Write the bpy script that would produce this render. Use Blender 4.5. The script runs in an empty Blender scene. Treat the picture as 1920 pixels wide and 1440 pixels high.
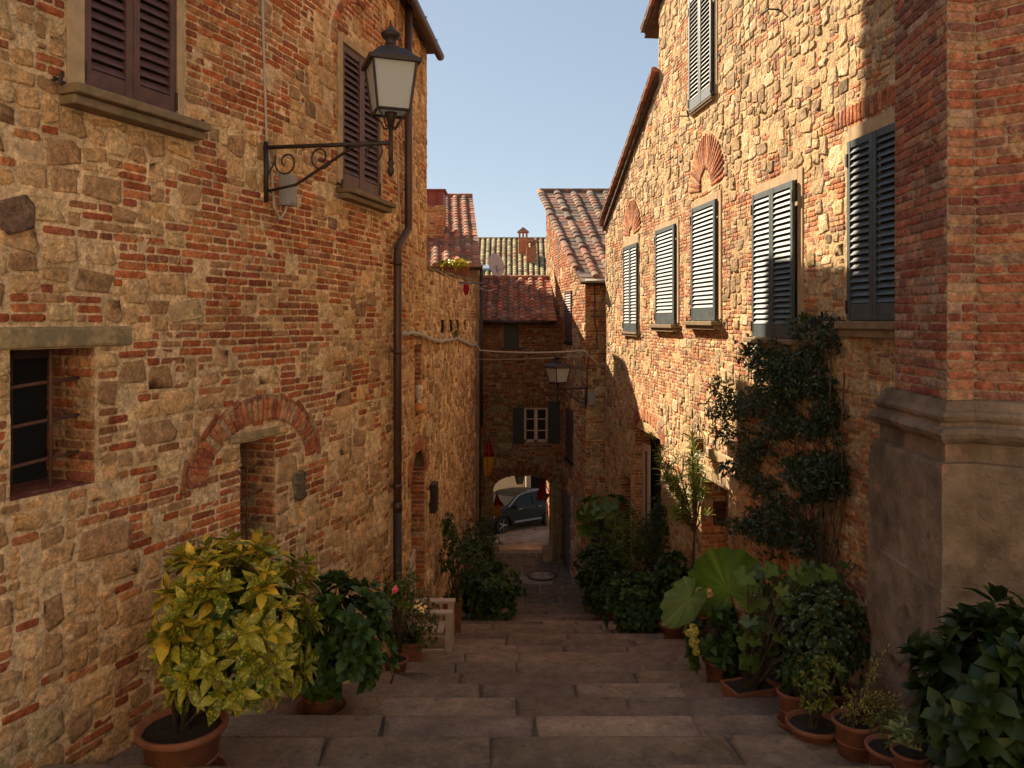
import bpy, math, random
import numpy as np
from mathutils import Matrix, Vector
random.seed(7); RNG = np.random.default_rng(7)
SC = bpy.context.scene; COL = SC.collection
R = math.radians
# ------------------------------------------------------------------ camera, sky, sun, exposure
F = 1480.0                                   # focal length in photo pixels (1920 wide); eye at the origin, horizon at y = 600
cam_d = bpy.data.cameras.new('camera'); cam = bpy.data.objects.new('camera', cam_d); COL.objects.link(cam)
cam_d.sensor_width = 36.0; cam_d.lens = 36.0*F/1920.0; cam_d.shift_y = -120.0/1920.0
cam_d.clip_start = 0.05; cam_d.clip_end = 3000
cam.location = (0, 0, 0); cam.rotation_euler = (R(90), 0, 0)
SC.camera = cam
SUN = Vector((1.0, -1.3, -1.07)).normalized()           # the way the light travels
world = bpy.data.worlds.new('World'); SC.world = world; world.use_nodes = True
wn = world.node_tree.nodes; wl = world.node_tree.links
bg = wn['Background']; sky = wn.new('ShaderNodeTexSky'); sky.sky_type = 'NISHITA'
sky.sun_disc = False; sky.sun_elevation = math.asin(-SUN.z); sky.sun_rotation = math.atan2(-SUN.x, -SUN.y)
sky.air_density = 0.75; sky.dust_density = 0.15; sky.ozone_density = 1.0; sky.altitude = 300
tint = wn.new('ShaderNodeMix'); tint.data_type = 'RGBA'; tint.blend_type = 'MULTIPLY'; tint.inputs[0].default_value = 1.0
tint.inputs[7].default_value = (.86, .90, .92, 1); gm = wn.new('ShaderNodeGamma'); gm.inputs[1].default_value = 0.42; wl.new(sky.outputs[0], gm.inputs[0]); wl.new(gm.outputs[0], tint.inputs[6])     # the warm white balance of the photograph
wl.new(tint.outputs[2], bg.inputs[0]); bg.inputs[1].default_value = 0.127
sun_d = bpy.data.lights.new('sun', 'SUN'); sun = bpy.data.objects.new('sun', sun_d); COL.objects.link(sun)
sun_d.energy = 4.2; sun_d.angle = R(0.5); sun_d.color = (1.0, 0.82, 0.60)
sun.rotation_euler = SUN.to_track_quat('-Z', 'Y').to_euler(); sun.location = (-10, 20, 20)
SC.view_settings.view_transform = 'Standard'; SC.view_settings.look = 'None'
SC.view_settings.exposure = 1.6; SC.view_settings.gamma = 1.0
SC.cycles.max_bounces = 10; SC.cycles.diffuse_bounces = 6; SC.cycles.glossy_bounces = 3
SC.cycles.transparent_max_bounces = 8; SC.cycles.use_denoising = True

# ------------------------------------------------------------------ object helpers
def tag(o, label=None, cat=None, group=None, kind=None):
    if label: o['label'] = label
    if cat: o['category'] = cat
    if group: o['group'] = group
    if kind: o['kind'] = kind
    return o
def thing(name, label, cat, loc=(0, 0, 0), group=None):
    o = bpy.data.objects.new(name, None); COL.objects.link(o); o.location = loc; o.empty_display_size = 0.2
    return tag(o, label, cat, group)
def obj(name, V, Fc, mats, parent=None, cols=None, mi=None, smooth=False, bevel=0):
    """one mesh object from world-space vertices"""
    V = np.asarray(V, dtype=np.float64).reshape(-1, 3)
    loc = np.zeros(3)
    if parent is None:
        mn, mx = V.min(0), V.max(0); loc = np.array([(mn[0]+mx[0])/2, (mn[1]+mx[1])/2, mn[2]])
    me = bpy.data.meshes.new(name)
    if isinstance(Fc, tuple):                             # (loop vertex indices, loop totals)
        lv, lt = Fc
        me.vertices.add(len(V)); me.vertices.foreach_set('co', (V-loc).ravel())
        me.loops.add(len(lv)); me.loops.foreach_set('vertex_index', np.asarray(lv, dtype=np.int32))
        me.polygons.add(len(lt)); ls = np.concatenate([[0], np.cumsum(lt)[:-1]])
        me.polygons.foreach_set('loop_start', ls.astype(np.int32))
        try: me.polygons.foreach_set('loop_total', np.asarray(lt, dtype=np.int32))
        except Exception: pass
        me.update(calc_edges=True); me.validate()
    else:
        me.from_pydata([tuple(v) for v in (V-loc)], [], Fc); me.update()
    if not isinstance(mats, (list, tuple)): mats = [mats]
    for m in mats: me.materials.append(m)
    if mi is not None: me.polygons.foreach_set('material_index', np.asarray(mi, dtype=np.int32))
    if cols is not None:
        c = np.ones((len(V), 4)); c[:, :3] = cols
        at = me.color_attributes.new('Col', 'FLOAT_COLOR', 'POINT'); at.data.foreach_set('color', c.ravel())
    if smooth: me.polygons.foreach_set('use_smooth', np.ones(len(me.polygons), dtype=bool))
    o = bpy.data.objects.new(name, me); COL.objects.link(o)
    if parent is None: o.location = loc
    else:
        o.parent = parent
        if parent.type == 'EMPTY': o.matrix_parent_inverse = Matrix.Translation(parent.location).inverted()
        elif parent.parent is None: o.matrix_parent_inverse = Matrix.Translation(parent.location).inverted()
    if bevel:
        b = o.modifiers.new('bevel', 'BEVEL'); b.width = bevel; b.segments = 2; b.limit_method = 'ANGLE'
    return o
def dup_tree(root, move, label=None, rot=0.0):
    """copy of a thing with copies of its parts and sub-parts"""
    r = root.copy(); COL.objects.link(r); r.location = Vector(root.location)+Vector(move); r.rotation_euler = (0, 0, rot)
    if label: r['label'] = label
    for ch in list(root.children):
        c = ch.copy(); COL.objects.link(c); c.parent = r
        for g in list(ch.children):
            d = g.copy(); COL.objects.link(d); d.parent = c
    return r
class MB:
    def __init__(s): s.v = []; s.f = []; s.c = []; s.m = []
    def add(s, V, Fs, col=None, m=0):
        n = len(s.v); s.v += [tuple(p) for p in V]; s.f += [tuple(i+n for i in f) for f in Fs]
        s.c += [col if col is not None else (1, 1, 1)]*len(V); s.m += [m]*len(Fs)
    def hex(s, P, col=None, m=0):                          # P: 4 bottom, 4 top
        s.add(P, [(3, 2, 1, 0), (4, 5, 6, 7), (0, 1, 5, 4), (1, 2, 6, 5), (2, 3, 7, 6), (3, 0, 4, 7)], col, m)
    def box(s, c, d, rz=0.0, col=None, m=0, tilt=None):
        hx, hy, hz = d[0]/2, d[1]/2, d[2]/2
        M = Matrix.Rotation(rz, 3, 'Z')
        if tilt: M = M @ Matrix.Rotation(tilt[1], 3, tilt[0])
        P = [Vector(c)+M @ Vector(p) for p in ((-hx,-hy,-hz),(hx,-hy,-hz),(hx,hy,-hz),(-hx,hy,-hz),(-hx,-hy,hz),(hx,-hy,hz),(hx,hy,hz),(-hx,hy,hz))]
        s.hex(P, col, m)
    def tube(s, pts, r, n=8, col=None, m=0, cap=True):
        pts = [Vector(p) for p in pts]; rr = r if isinstance(r, (list, tuple)) else [r]*len(pts)
        V = []; Fs = []; up = Vector((0, 0, 1)); a = None
        for i, p in enumerate(pts):
            t = (pts[min(i+1, len(pts)-1)]-pts[max(i-1, 0)])
            if t.length < 1e-9: t = Vector((0, 0, 1))
            t.normalize()
            if a is None:
                a = t.cross(up)
                if a.length < 0.05: a = t.cross(Vector((1, 0, 0)))
            a = a - t*a.dot(t); a.normalize(); b = t.cross(a)
            for k in range(n):
                th = 2*math.pi*k/n; V.append(p+(a*math.cos(th)+b*math.sin(th))*rr[i])
        for i in range(len(pts)-1):
            for k in range(n):
                k2 = (k+1) % n; Fs.append((i*n+k, i*n+k2, (i+1)*n+k2, (i+1)*n+k))
        if cap: Fs.append(tuple(range(n-1, -1, -1))); Fs.append(tuple((len(pts)-1)*n+k for k in range(n)))
        s.add(V, Fs, col, m)
    def lathe(s, prof, c, n=20, col=None, m=0, rot=None, sq=None):
        V = []; Fs = []; c = Vector(c)
        for (r, z) in prof:
            for k in range(n):
                th = 2*math.pi*k/n; v = Vector((r*math.cos(th), r*math.sin(th), z))
                if sq is not None: v = Vector((v.x*sq, v.y, v.z))
                if rot is not None: v = rot @ v
                V.append(c+v)
        for i in range(len(prof)-1):
            for k in range(n):
                k2 = (k+1) % n; Fs.append((i*n+k, i*n+k2, (i+1)*n+k2, (i+1)*n+k))
        Fs.append(tuple(range(n-1, -1, -1))); Fs.append(tuple((len(prof)-1)*n+k for k in range(n)))
        s.add(V, Fs, col, m)
    def ball(s, c, r, n=10, k=6, col=None, m=0):
        s.lathe([(max(1e-4, r*math.sin(math.pi*i/k)), -r*math.cos(math.pi*i/k)) for i in range(k+1)], c, n, col, m)
    def build(s, name, mats, parent=None, smooth=False, bevel=0, cols=True):
        return obj(name, s.v, s.f, mats, parent, np.array(s.c) if cols else None, s.m, smooth, bevel)
# ------------------------------------------------------------------ noise
def hsh(i, j, seed): 
    h = np.sin(i*127.1+j*311.7+seed*74.7)*43758.5453; return h-np.floor(h)
def vnoise(x, y, seed=0):
    x = np.asarray(x, float); y = np.asarray(y, float)
    i = np.floor(x); j = np.floor(y); u = x-i; v = y-j; u = u*u*(3-2*u); v = v*v*(3-2*v)
    return (hsh(i,j,seed)*(1-u)+hsh(i+1,j,seed)*u)*(1-v)+(hsh(i,j+1,seed)*(1-u)+hsh(i+1,j+1,seed)*u)*v
def fbm(x, y, seed=0): return (vnoise(x,y,seed)+.5*vnoise(x*2.1,y*2.1,seed+3)+.25*vnoise(x*4.3,y*4.3,seed+7))/1.75
# ------------------------------------------------------------------ materials
def mat(name, color=(.5,.5,.5), rough=.8, metal=0.0, attr=False, var=.25, vscale=6.0, bump=.3, bscale=40.0, bdist=.01,
        big=None, spec=None, trans=None, blotch=None, speck=None, var2=None):
    m = bpy.data.materials.new(name); m.use_nodes = True; nt = m.node_tree; N = nt.nodes; L = nt.links
    b = N['Principled BSDF']; b.inputs['Roughness'].default_value = rough; b.inputs['Metallic'].default_value = metal
    if spec is not None: b.inputs['Specular IOR Level'].default_value = spec
    tc = N.new('ShaderNodeTexCoord'); co = tc.outputs['Object']
    if attr:
        a = N.new('ShaderNodeAttribute'); a.attribute_name = 'Col'; src = a.outputs['Color']
        if color != (1,1,1):
            mx = N.new('ShaderNodeMix'); mx.data_type = 'RGBA'; mx.blend_type = 'MULTIPLY'; mx.inputs[0].default_value = 1
            L.new(src, mx.inputs[6]); mx.inputs[7].default_value = (*color, 1); src = mx.outputs[2]
    else:
        rgb = N.new('ShaderNodeRGB'); rgb.outputs[0].default_value = (*color, 1); src = rgb.outputs[0]
    def noise(scale, det=4, rough_=.6):
        n = N.new('ShaderNodeTexNoise'); n.inputs['Scale'].default_value = scale; n.inputs['Detail'].default_value = det
        n.inputs['Roughness'].default_value = rough_; L.new(co, n.inputs['Vector']); return n
    def mulby(src, fac_out, lo, hi, a0=.3, a1=.7):
        mr = N.new('ShaderNodeMapRange'); mr.inputs[1].default_value = a0; mr.inputs[2].default_value = a1
        mr.inputs[3].default_value = lo; mr.inputs[4].default_value = hi; L.new(fac_out, mr.inputs[0])
        mx = N.new('ShaderNodeVectorMath'); mx.operation = 'SCALE'; L.new(src, mx.inputs[0]); L.new(mr.outputs[0], mx.inputs['Scale'])
        return mx.outputs[0]
    if var: n1 = noise(vscale); src = mulby(src, n1.outputs[0], 1-var, 1+var)
    if var2: n1b = noise(var2[0], 6, .75); src = mulby(src, n1b.outputs[0], 1-var2[1], 1+var2[1], .36, .64)
    if big: n2 = noise(big[0], 3); src = mulby(src, n2.outputs[0], 1-big[1], 1+big[1])
    for sp in ([blotch] if blotch else [])+([speck] if speck else []):
        n3 = noise(sp[0], sp[4] if len(sp) > 4 else 5); mr = N.new('ShaderNodeMapRange'); L.new(n3.outputs[0], mr.inputs[0])
        mr.inputs[1].default_value = sp[2]; mr.inputs[2].default_value = sp[2]+.08; mr.inputs[3].default_value = 0; mr.inputs[4].default_value = sp[3]
        mx = N.new('ShaderNodeMix'); mx.data_type = 'RGBA'; L.new(mr.outputs[0], mx.inputs[0]); L.new(src, mx.inputs[6])
        mx.inputs[7].default_value = (*sp[1], 1); src = mx.outputs[2]
    L.new(src, b.inputs['Base Color'])
    if bump:
        n4 = noise(bscale, 6, .65); bp = N.new('ShaderNodeBump'); bp.inputs['Strength'].default_value = bump
        bp.inputs['Distance'].default_value = bdist; L.new(n4.outputs[0], bp.inputs['Height']); L.new(bp.outputs[0], b.inputs['Normal'])
    if trans:
        tr = N.new('ShaderNodeBsdfTranslucent'); ms = N.new('ShaderNodeMixShader'); ms.inputs[0].default_value = trans
        L.new(src, tr.inputs[0]); out = N['Material Output']
        L.new(b.outputs[0], ms.inputs[1]); L.new(tr.outputs[0], ms.inputs[2]); L.new(ms.outputs[0], out.inputs[0])
    return m
M = {}
M['masonry'] = mat('weathered_pit_shaded_masonry', (1,1,1), .95, attr=True, var=.34, vscale=13, var2=(38,.34), bump=1.0, bscale=17, bdist=.05, big=(.7,.18), spec=.15,
                   blotch=(6.0, (.60,.41,.22), .575, .65), speck=(19, (.13,.085,.05), .60, .55, 6))  # dark specks put pit shade into the colour; blotches are mortar smear
M['plain_masonry'] = mat('plain_masonry', (.30,.20,.12), .95, var=.3, vscale=3, bump=.8, bscale=8, bdist=.05, spec=.1)
M['base_stone'] = mat('old_base_stone', (.215,.155,.108), .92, var=.38, vscale=4.5, bump=1.0, bscale=16, bdist=.035, big=(.9,.35), spec=.15, blotch=(2.6,(.38,.20,.13),.60,.7), speck=(9,(.10,.07,.05),.62,.6,6))
M['sill'] = mat('grey_sill_stone', (.23,.165,.10), .9, var=.25, vscale=9, bump=.6, bscale=30, bdist=.008, spec=.15, blotch=(4,(.17,.15,.07),.56,.5))
M['surround'] = mat('sandstone_surround', (.44,.32,.19), .9, var=.18, vscale=7, bump=.5, bscale=50, bdist=.006, spec=.15)
M['shut_brown'] = mat('brown_violet_paint', (.10,.05,.048), .5, var=.32, vscale=7, var2=(60,.15), bump=.15, bscale=60, bdist=.003)
M['shut_green'] = mat('dark_green_grey_paint', (.050,.070,.074), .5, var=.32, vscale=8, var2=(60,.2), bump=.15, bscale=60, bdist=.003)
M['iron'] = mat('rusty_dark_iron', (.040,.028,.024), .55, .3, var=.3, vscale=20, bump=.3, bscale=80, bdist=.003)
M['rust'] = mat('rusted_bars', (.13,.055,.03), .8, var=.3, vscale=20, bump=.5, bscale=90, bdist=.003)
M['lintel'] = mat('old_lintel_stone', (.36,.265,.14), .9, var=.3, vscale=9, var2=(30,.25), bump=.8, bscale=20, bdist=.02, spec=.15, blotch=(5,(.20,.17,.10),.52,.7))
M['copper'] = mat('brown_painted_pipe', (.075,.040,.032), .45, .2, var=.2, vscale=4, bump=.1, bscale=30, bdist=.003)
M['black'] = mat('dark_interior', (.008,.007,.006), .9, var=0, bump=0)
M['tile'] = mat('roof_tile', (1,1,1), .9, attr=True, var=.3, vscale=6, bump=.6, bscale=30, bdist=.01, spec=.15, blotch=(3,(.12,.10,.05),.60,.6))
M['terracotta'] = mat('terracotta', (.28,.105,.055), .8, var=.28, vscale=7, var2=(30,.12), bump=.3, bscale=60, bdist=.004, spec=.25, blotch=(4,(.36,.22,.15),.62,.5))
M['soil'] = mat('potting_soil', (.03,.02,.013), 1, var=.4, vscale=20, bump=1, bscale=50, bdist=.02)
M['grey_plastic'] = mat('grey_box', (.30,.29,.28), .5, var=.08, bump=0)
M['white_wood'] = mat('worn_white_wood', (.60,.46,.33), .7, var=.12, vscale=9, bump=.3, bscale=50, bdist=.004, blotch=(9,(.30,.20,.13),.62,.6))
M['bark'] = mat('bark', (.09,.065,.04), .9, var=.3, vscale=15, bump=.6, bscale=50, bdist=.005)
M['cable'] = mat('pale_cable', (.45,.38,.30), .6, var=.15, bump=0)
M['stone_floor'] = mat('paving_stone', (1.35,1.25,1.12), .72, attr=True, var=.28, vscale=5, bump=.8, bscale=16, bdist=.022, var2=(24,.2), big=(.6,.22), spec=.25, blotch=(7,(.30,.22,.15),.60,.5), speck=(11,(.10,.075,.055),.60,.65,7))
M['metal'] = mat('galvanised_metal', (.32,.32,.33), .4, .6, var=.1, bump=0)
def leafmat(name, color, trans=.25, rough=.45, speck=None, var=.2):
    return mat(name, color, rough, attr=True, var=var, vscale=12, bump=.25, bscale=45, bdist=.004, trans=trans, spec=.35, speck=speck)
M['leaf'] = leafmat('green_leaf', (1,1,1))
M['leaf_gloss'] = leafmat('glossy_leaf', (1,1,1), .08, .28)
M['leaf_spot'] = leafmat('speckled_leaf', (1,1,1), .2, .4, speck=(55,(.62,.50,.07),.53,.75,2), var=.2)
M['petal'] = leafmat('petal', (1,1,1), .3, .6)
def glass(name, col, rough=.25, alpha_mix=.5):
    m = bpy.data.materials.new(name); m.use_nodes = True; b = m.node_tree.nodes['Principled BSDF']
    b.inputs['Base Color'].default_value = (*col, 1); b.inputs['Roughness'].default_value = rough
    N = m.node_tree.nodes; L = m.node_tree.links
    t = N.new('ShaderNodeBsdfTranslucent'); t.inputs[0].default_value = (*col, 1)
    ms = N.new('ShaderNodeMixShader'); ms.inputs[0].default_value = alpha_mix
    L.new(b.outputs[0], ms.inputs[1]); L.new(t.outputs[0], ms.inputs[2]); L.new(ms.outputs[0], N['Material Output'].inputs[0])
    return m
M['frosted'] = glass('frosted_lamp_glass', (.74,.78,.78), .3, .6)
M['pane'] = mat('dark_window_glass', (.02,.022,.025), .08, var=0, bump=0)

# ------------------------------------------------------------------ the wall frame: arc length s along a plan curve, height z, offset towards the street
class Wall:
    def __init__(s, pts, side=1):
        """pts (x, y) in plan; side=+1 street lies to the right of the direction of travel"""
        s.p = np.array(pts, float); d = np.diff(s.p, axis=0); L = np.hypot(d[:,0], d[:,1])
        s.s = np.concatenate([[0], np.cumsum(L)]); s.L = s.s[-1]; s.side = side
        n = np.stack([d[:,1], -d[:,0]], 1)/L[:,None]*side
        vn = np.vstack([n[:1], (n[:-1]+n[1:])/2, n[-1:]]); s.n = vn/np.hypot(vn[:,0], vn[:,1])[:,None]
    def xy(s, t, off=0.0):
        t = np.asarray(t, float); x = np.interp(t, s.s, s.p[:,0]); y = np.interp(t, s.s, s.p[:,1])
        # extrapolate past the ends
        nx = np.interp(t, s.s, s.n[:,0]); ny = np.interp(t, s.s, s.n[:,1])
        return x+nx*off, y+ny*off
    def at(s, t, z, off=0.0):
        x, y = s.xy(t, off); return Vector((float(x), float(y), float(z)))
    def px(s, px):                                    # arc length where the wall is crossed by photo column px
        g = np.linspace(0, s.L, 4000); x, y = s.xy(g); r = x/y*F+960
        return float(g[np.argmin(np.abs(r-px))])
    def sz(s, px, py, off=0.0):
        t = s.px(px); x, y = s.xy(t); return t, (600-py)/F*float(y)
    def img(s, t, z):
        x, y = s.xy(t); return x/y*F+960, 600-np.asarray(z)/y*F
    def box(s, mb, s0, s1, z0, z1, o0, o1, col=None, m=0):
        P = [s.at(s0,z0,o0), s.at(s1,z0,o0), s.at(s1,z0,o1), s.at(s0,z0,o1), s.at(s0,z1,o0), s.at(s1,z1,o0), s.at(s1,z1,o1), s.at(s0,z1,o1)]
        mb.hex(P, col, m)
BR = np.array([(.50,.18,.085),(.42,.14,.07),(.54,.23,.11),(.36,.12,.075),(.46,.24,.135),(.33,.15,.095),(.56,.28,.135),(.50,.16,.07),(.52,.34,.20)])
ST = np.array([(.58,.40,.215),(.52,.365,.20),(.63,.45,.26),(.46,.32,.18),(.56,.38,.19),(.42,.29,.17),(.66,.49,.29),(.38,.25,.145)])
MORT = np.array((.62,.42,.22))
class EB:                                             # masonry elements, built in one go
    def __init__(s): s.e = []; s.sheetV = []; s.sheetF = []; s.sheetC = []; s.n = 0; s.q = []
    def el(s, c0, c1, hw, hh, ang, d, stone, col, base=0.0): s.e.append((c0, c1, hw, hh, ang, d, stone, col[0], col[1], col[2], base))
    def flush(s, mapf, seed=1):
        """turn collected elements into vertices through mapf(u, v, off, base)"""
        if not s.e: return
        E = np.array(s.e, float); s.e = []; n = len(E); rg = np.random.default_rng(seed)
        ring = np.array([(1,-.66),(1,.66),(.82,1),(-.82,1),(-1,.66),(-1,-.66),(-.82,-1),(.82,-1)])
        st = np.maximum(E[:,6], 0)[:,None]; tight = (E[:,6] < 0)[:,None,None]; V = np.zeros((n, 25, 3))
        rt_ = np.array([(1,-.90),(1,.90),(.965,1),(-.965,1),(-1,.90),(-1,-.90),(-.965,-1),(.965,-1)])
        ring = np.where(tight, rt_[None], ring[None])
        jit = .05+.22*st
        R0 = ring*(1+rg.uniform(-1,1,(n,8,2))*np.where(tight, .038, jit[:,:,None]))
        R0 = np.where((st[:,:,None]>0), R0*np.array((1,1))*(1-.10*np.abs(ring[:,:,0:1]*ring[:,:,1:2])), R0)
        ca, sa = np.cos(E[:,4]), np.sin(E[:,4])
        def put(k0, sc, off, jj=0):
            loc = R0*sc*np.stack([E[:,2], E[:,3]],1)[:,None,:]
            if jj: loc = loc*(1+rg.uniform(-jj,jj,(n,8,2)))
            u = E[:,0][:,None]+loc[:,:,0]*ca[:,None]-loc[:,:,1]*sa[:,None]
            v = E[:,1][:,None]+loc[:,:,0]*sa[:,None]+loc[:,:,1]*ca[:,None]
            V[:,k0:k0+8,0] = u; V[:,k0:k0+8,1] = v; V[:,k0:k0+8,2] = off
        d = E[:,5][:,None]
        put(0, 1.0, -0.02); put(8, np.float64(.985), d*np.where(st>0, rg.uniform(.45,.95,(n,8)), rg.uniform(.6,.85,(n,8))))
        put(16, np.where(tight, .93, .80), d*np.where(st>0, rg.uniform(.5,1.25,(n,8)), rg.uniform(.92,1.08,(n,8))), .06)
        V[:,24,0] = E[:,0]+rg.uniform(-.2,.2,n)*E[:,2]*st[:,0]; V[:,24,1] = E[:,1]+rg.uniform(-.2,.2,n)*E[:,3]*st[:,0]
        V[:,24,2] = E[:,5]*np.where(E[:,6]>0, rg.uniform(.4,1.3,n), 1.0)
        W = mapf(V[:,:,0].ravel(), V[:,:,1].ravel(), V[:,:,2].ravel(), np.repeat(E[:,10], 25)).reshape(-1,3)
        q = []; t = []
        for b in (0, 8):
            for k in range(8): k2 = (k+1) % 8; q.append((b+k, b+k2, b+8+k2, b+8+k))
        for k in range(8): t.append((16+k, 16+(k+1) % 8, 24))
        q = np.array(q); t = np.array(t); o = (np.arange(n)*25+s.n)[:,None,None]
        s.q.append((W, np.repeat(E[:,7:10], 25, 0), (q[None]+o).reshape(-1,4), (t[None]+o).reshape(-1,3))); s.n += n*25
    def quads(s, V, Q, C):
        V = np.asarray(V, float).reshape(-1,3); C = np.broadcast_to(np.asarray(C, float), (len(V),3))
        s.q.append((V, C, np.asarray(Q, int)+s.n, np.zeros((0,3), int))); s.n += len(V)
    def build(s, name, m, parent=None, kind=None):
        V = np.concatenate([a[0] for a in s.q]); C = np.concatenate([a[1] for a in s.q])
        Q = np.concatenate([a[2] for a in s.q]); T = np.concatenate([a[3] for a in s.q])
        lv = np.concatenate([Q.ravel(), T.ravel()]); lt = np.concatenate([np.full(len(Q),4), np.full(len(T),3)])
        return obj(name, V, (lv, lt), m, parent, C)
def wallmap(w):
    def f(u, v, off, base):
        x, y = w.xy(u, off); return np.stack([x, y, v], 1)
    return f
def sheet(eb, w, s0, s1, z0, z1, hole=None, edges_s=(), edges_z=(), cell=.10, amp=.012, col=MORT, seed=3, topf=None):
    S = np.unique(np.round(np.concatenate([np.linspace(s0, s1, max(2, int((s1-s0)/cell)+1)), [e for e in edges_s if s0 < e < s1]]), 4))
    Z = np.unique(np.round(np.concatenate([np.linspace(z0, z1, max(2, int((z1-z0)/cell)+1)), [e for e in edges_z if z0 < e < z1]]), 4))
    G, H = np.meshgrid(S, Z, indexing='ij'); off = (fbm(G*6, H*6, seed)-.5)*2*amp
    zz = H.copy()
    if topf is not None: zz = np.minimum(H, topf(G))
    x, y = w.xy(G, off); V = np.stack([x, y, zz], -1).reshape(-1,3)
    ns, nz = len(S), len(Z); I = np.arange(ns*nz).reshape(ns, nz)
    cs = (S[:-1]+S[1:])/2; cz = (Z[:-1]+Z[1:])/2; CS, CZ = np.meshgrid(cs, cz, indexing='ij')
    keep = np.ones_like(CS, bool)
    if hole is not None: keep &= ~hole(CS, CZ)
    if topf is not None: keep &= H[:-1,:-1] < np.maximum(topf(G[:-1,:-1]), topf(G[1:,:-1]))
    Q = np.stack([I[:-1,:-1], I[1:,:-1], I[1:,1:], I[:-1,1:]], -1)[keep]
    tint = 1+.25*(fbm(G*1.3, H*1.3, seed+5)-.5).reshape(-1,1)
    eb.quads(V, Q, np.asarray(col)[None]*tint)
def masonry(eb, w, s0, s1, z0, z1, brick=.5, hole=None, seed=1, cs=.042, ch=.072, joint=.014, dz=(.010,.030),
            bcol=BR, scol=ST, bright=None, wob=.02, big=3, topf=None, flat=0, skip=.07):
    ns = max(1, int(round((s1-s0)/cs))); nz = max(1, int(round((z1-z0)/ch))); cs = (s1-s0)/ns; ch = (z1-z0)/nz
    S = s0+(np.arange(ns)+.5)*cs; Z = z0+(np.arange(nz)+.5)*ch; G, H = np.meshgrid(S, Z, indexing='ij')
    occ = np.zeros((ns, nz), bool)
    wf = lambda a, b: wob*(fbm(np.asarray(a)*.7, np.asarray(b)*.9, seed+2)-.5)*2
    if hole is not None: occ |= hole(G, H+wf(G,H))
    if topf is not None: occ |= (H > topf(G)-ch*.5)
    B = brick(G, H) if callable(brick) else np.full((ns,nz), float(brick))
    rnd = random.Random(seed); sm = 1+.0*G
    for j in range(nz):
        i = 0
        while i < ns:
            if occ[i, j]: i += 1; continue
            bb_ = B[i, j]; isb = rnd.random() > (1-bb_)/((1-bb_)+4.0*bb_)
            if isb: wd = rnd.choice((3,5,6,6,6,4,2)); hg = 1
            else:
                hg = rnd.choice((1,2,2,3,3,2,4)[:4+big]); wd = max(2, int(hg*rnd.uniform(1.1,2.6)*ch/cs*.75+.5))
            k = 0
            while i+k < ns and k < wd and not occ[i+k, j]: k += 1
            # avoid leaving a sliver
            if i+k < ns and not occ[i+k, j] and (i+k+1 >= ns or occ[i+k+1, j]): k += 1
            h = 1
            while h < hg and j+h < nz and not occ[i:i+k, j+h].any(): h += 1
            occ[i:i+k, j:j+h] = True
            cx = s0+(i+k/2)*cs; cz = z0+(j+h/2)*ch; jt = joint*(rnd.uniform(.7,1.5) if isb else rnd.uniform(.8,1.9))
            hw = k*cs/2-jt/2; hh = h*ch/2-jt/2
            if hw > .012 and hh > .012:
                cz2 = cz+float(wf(cx, cz)); sl = float(wf(cx+.1, cz)-wf(cx-.1, cz))/.2
                if isb: c = bcol[rnd.randrange(len(bcol))]*rnd.uniform(.8,1.2); d = rnd.uniform(dz[0]*.7, dz[0]*1.5)
                else:
                    c = scol[rnd.randrange(len(scol))]*rnd.uniform(.78,1.15); d = rnd.uniform(dz[0], dz[1])
                if not isb and rnd.random() < .03: c = c*.62
                if not isb and rnd.random() < skip: i += k; continue
                if bright is not None: c = c*bright
                eb.el(cx, cz2, hw, hh, sl+rnd.uniform(-.02,.02)*(1 if isb else 5)*(0 if flat else 1), d, 0 if isb else 1, c)
            i += k
    eb.flush(wallmap(w), seed)
def arch_ring(eb, w, sc, zc, r0, r1, a0, a1, n, seed=1, bcol=BR, squash=1.0, d=.022, outer=True):
    rnd = random.Random(seed); rm = (r0+r1)/2
    for k in range(n):
        a = a0+(a1-a0)*(k+.5)/n; c = bcol[rnd.randrange(len(bcol))]*rnd.uniform(.8,1.2)
        x = sc+math.cos(a)*rm; z = zc+math.sin(a)*rm*squash
        eb.el(x, z, (r1-r0)/2, abs(a1-a0)/n*rm/2-.006, a, d, 0, c)
    if outer:
        m = max(3, int(n*.3))
        for k in range(m):
            a = a0+(a1-a0)*(k+.5)/m; c = bcol[rnd.randrange(len(bcol))]*rnd.uniform(.7,1.1)
            eb.el(sc+math.cos(a)*(r1+.045), zc+math.sin(a)*(r1+.045)*squash, .028, abs(a1-a0)/m*(r1+.045)/2-.008, a, d*.8, 0, c)
    eb.flush(wallmap(w), seed)
def reveal(eb, w, s0, s1, z0, z1, depth, seed=1, brick=1.0, floor=True, head=True):
    """brick jambs, head and floor of an opening cut into wall w"""
    for (s, sd) in ((s0, 1), (s1, -1)):
        a = w.xy(s, 0.0); b = w.xy(s, -depth); side = 1
        jw = Wall([(float(a[0]), float(a[1])), (float(b[0]), float(b[1]))])
        # make the jamb face the opening
        mid = w.xy((s0+s1)/2, -depth/2); nx, ny = jw.n[0]
        if (mid[0]-a[0])*nx+(mid[1]-a[1])*ny < 0: jw = Wall([(float(a[0]), float(a[1])), (float(b[0]), float(b[1]))], -1)
        sheet(eb, jw, 0, jw.L, z0, z1, cell=.2, amp=.004, seed=seed)
        masonry(eb, jw, 0, jw.L, z0, z1, brick, seed=seed+3, cs=.05, ch=.073, dz=(.006,.012), wob=0)
    for z in ([z0] if floor else [])+([z1] if head else []):
        P = [w.at(s0,z,0), w.at(s1,z,0), w.at(s1,z,-depth), w.at(s0,z,-depth)]
        eb.quads([tuple(p) for p in P], [(0,1,2,3)], BR[3]*.9 if z == z0 else MORT*.7)
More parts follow.
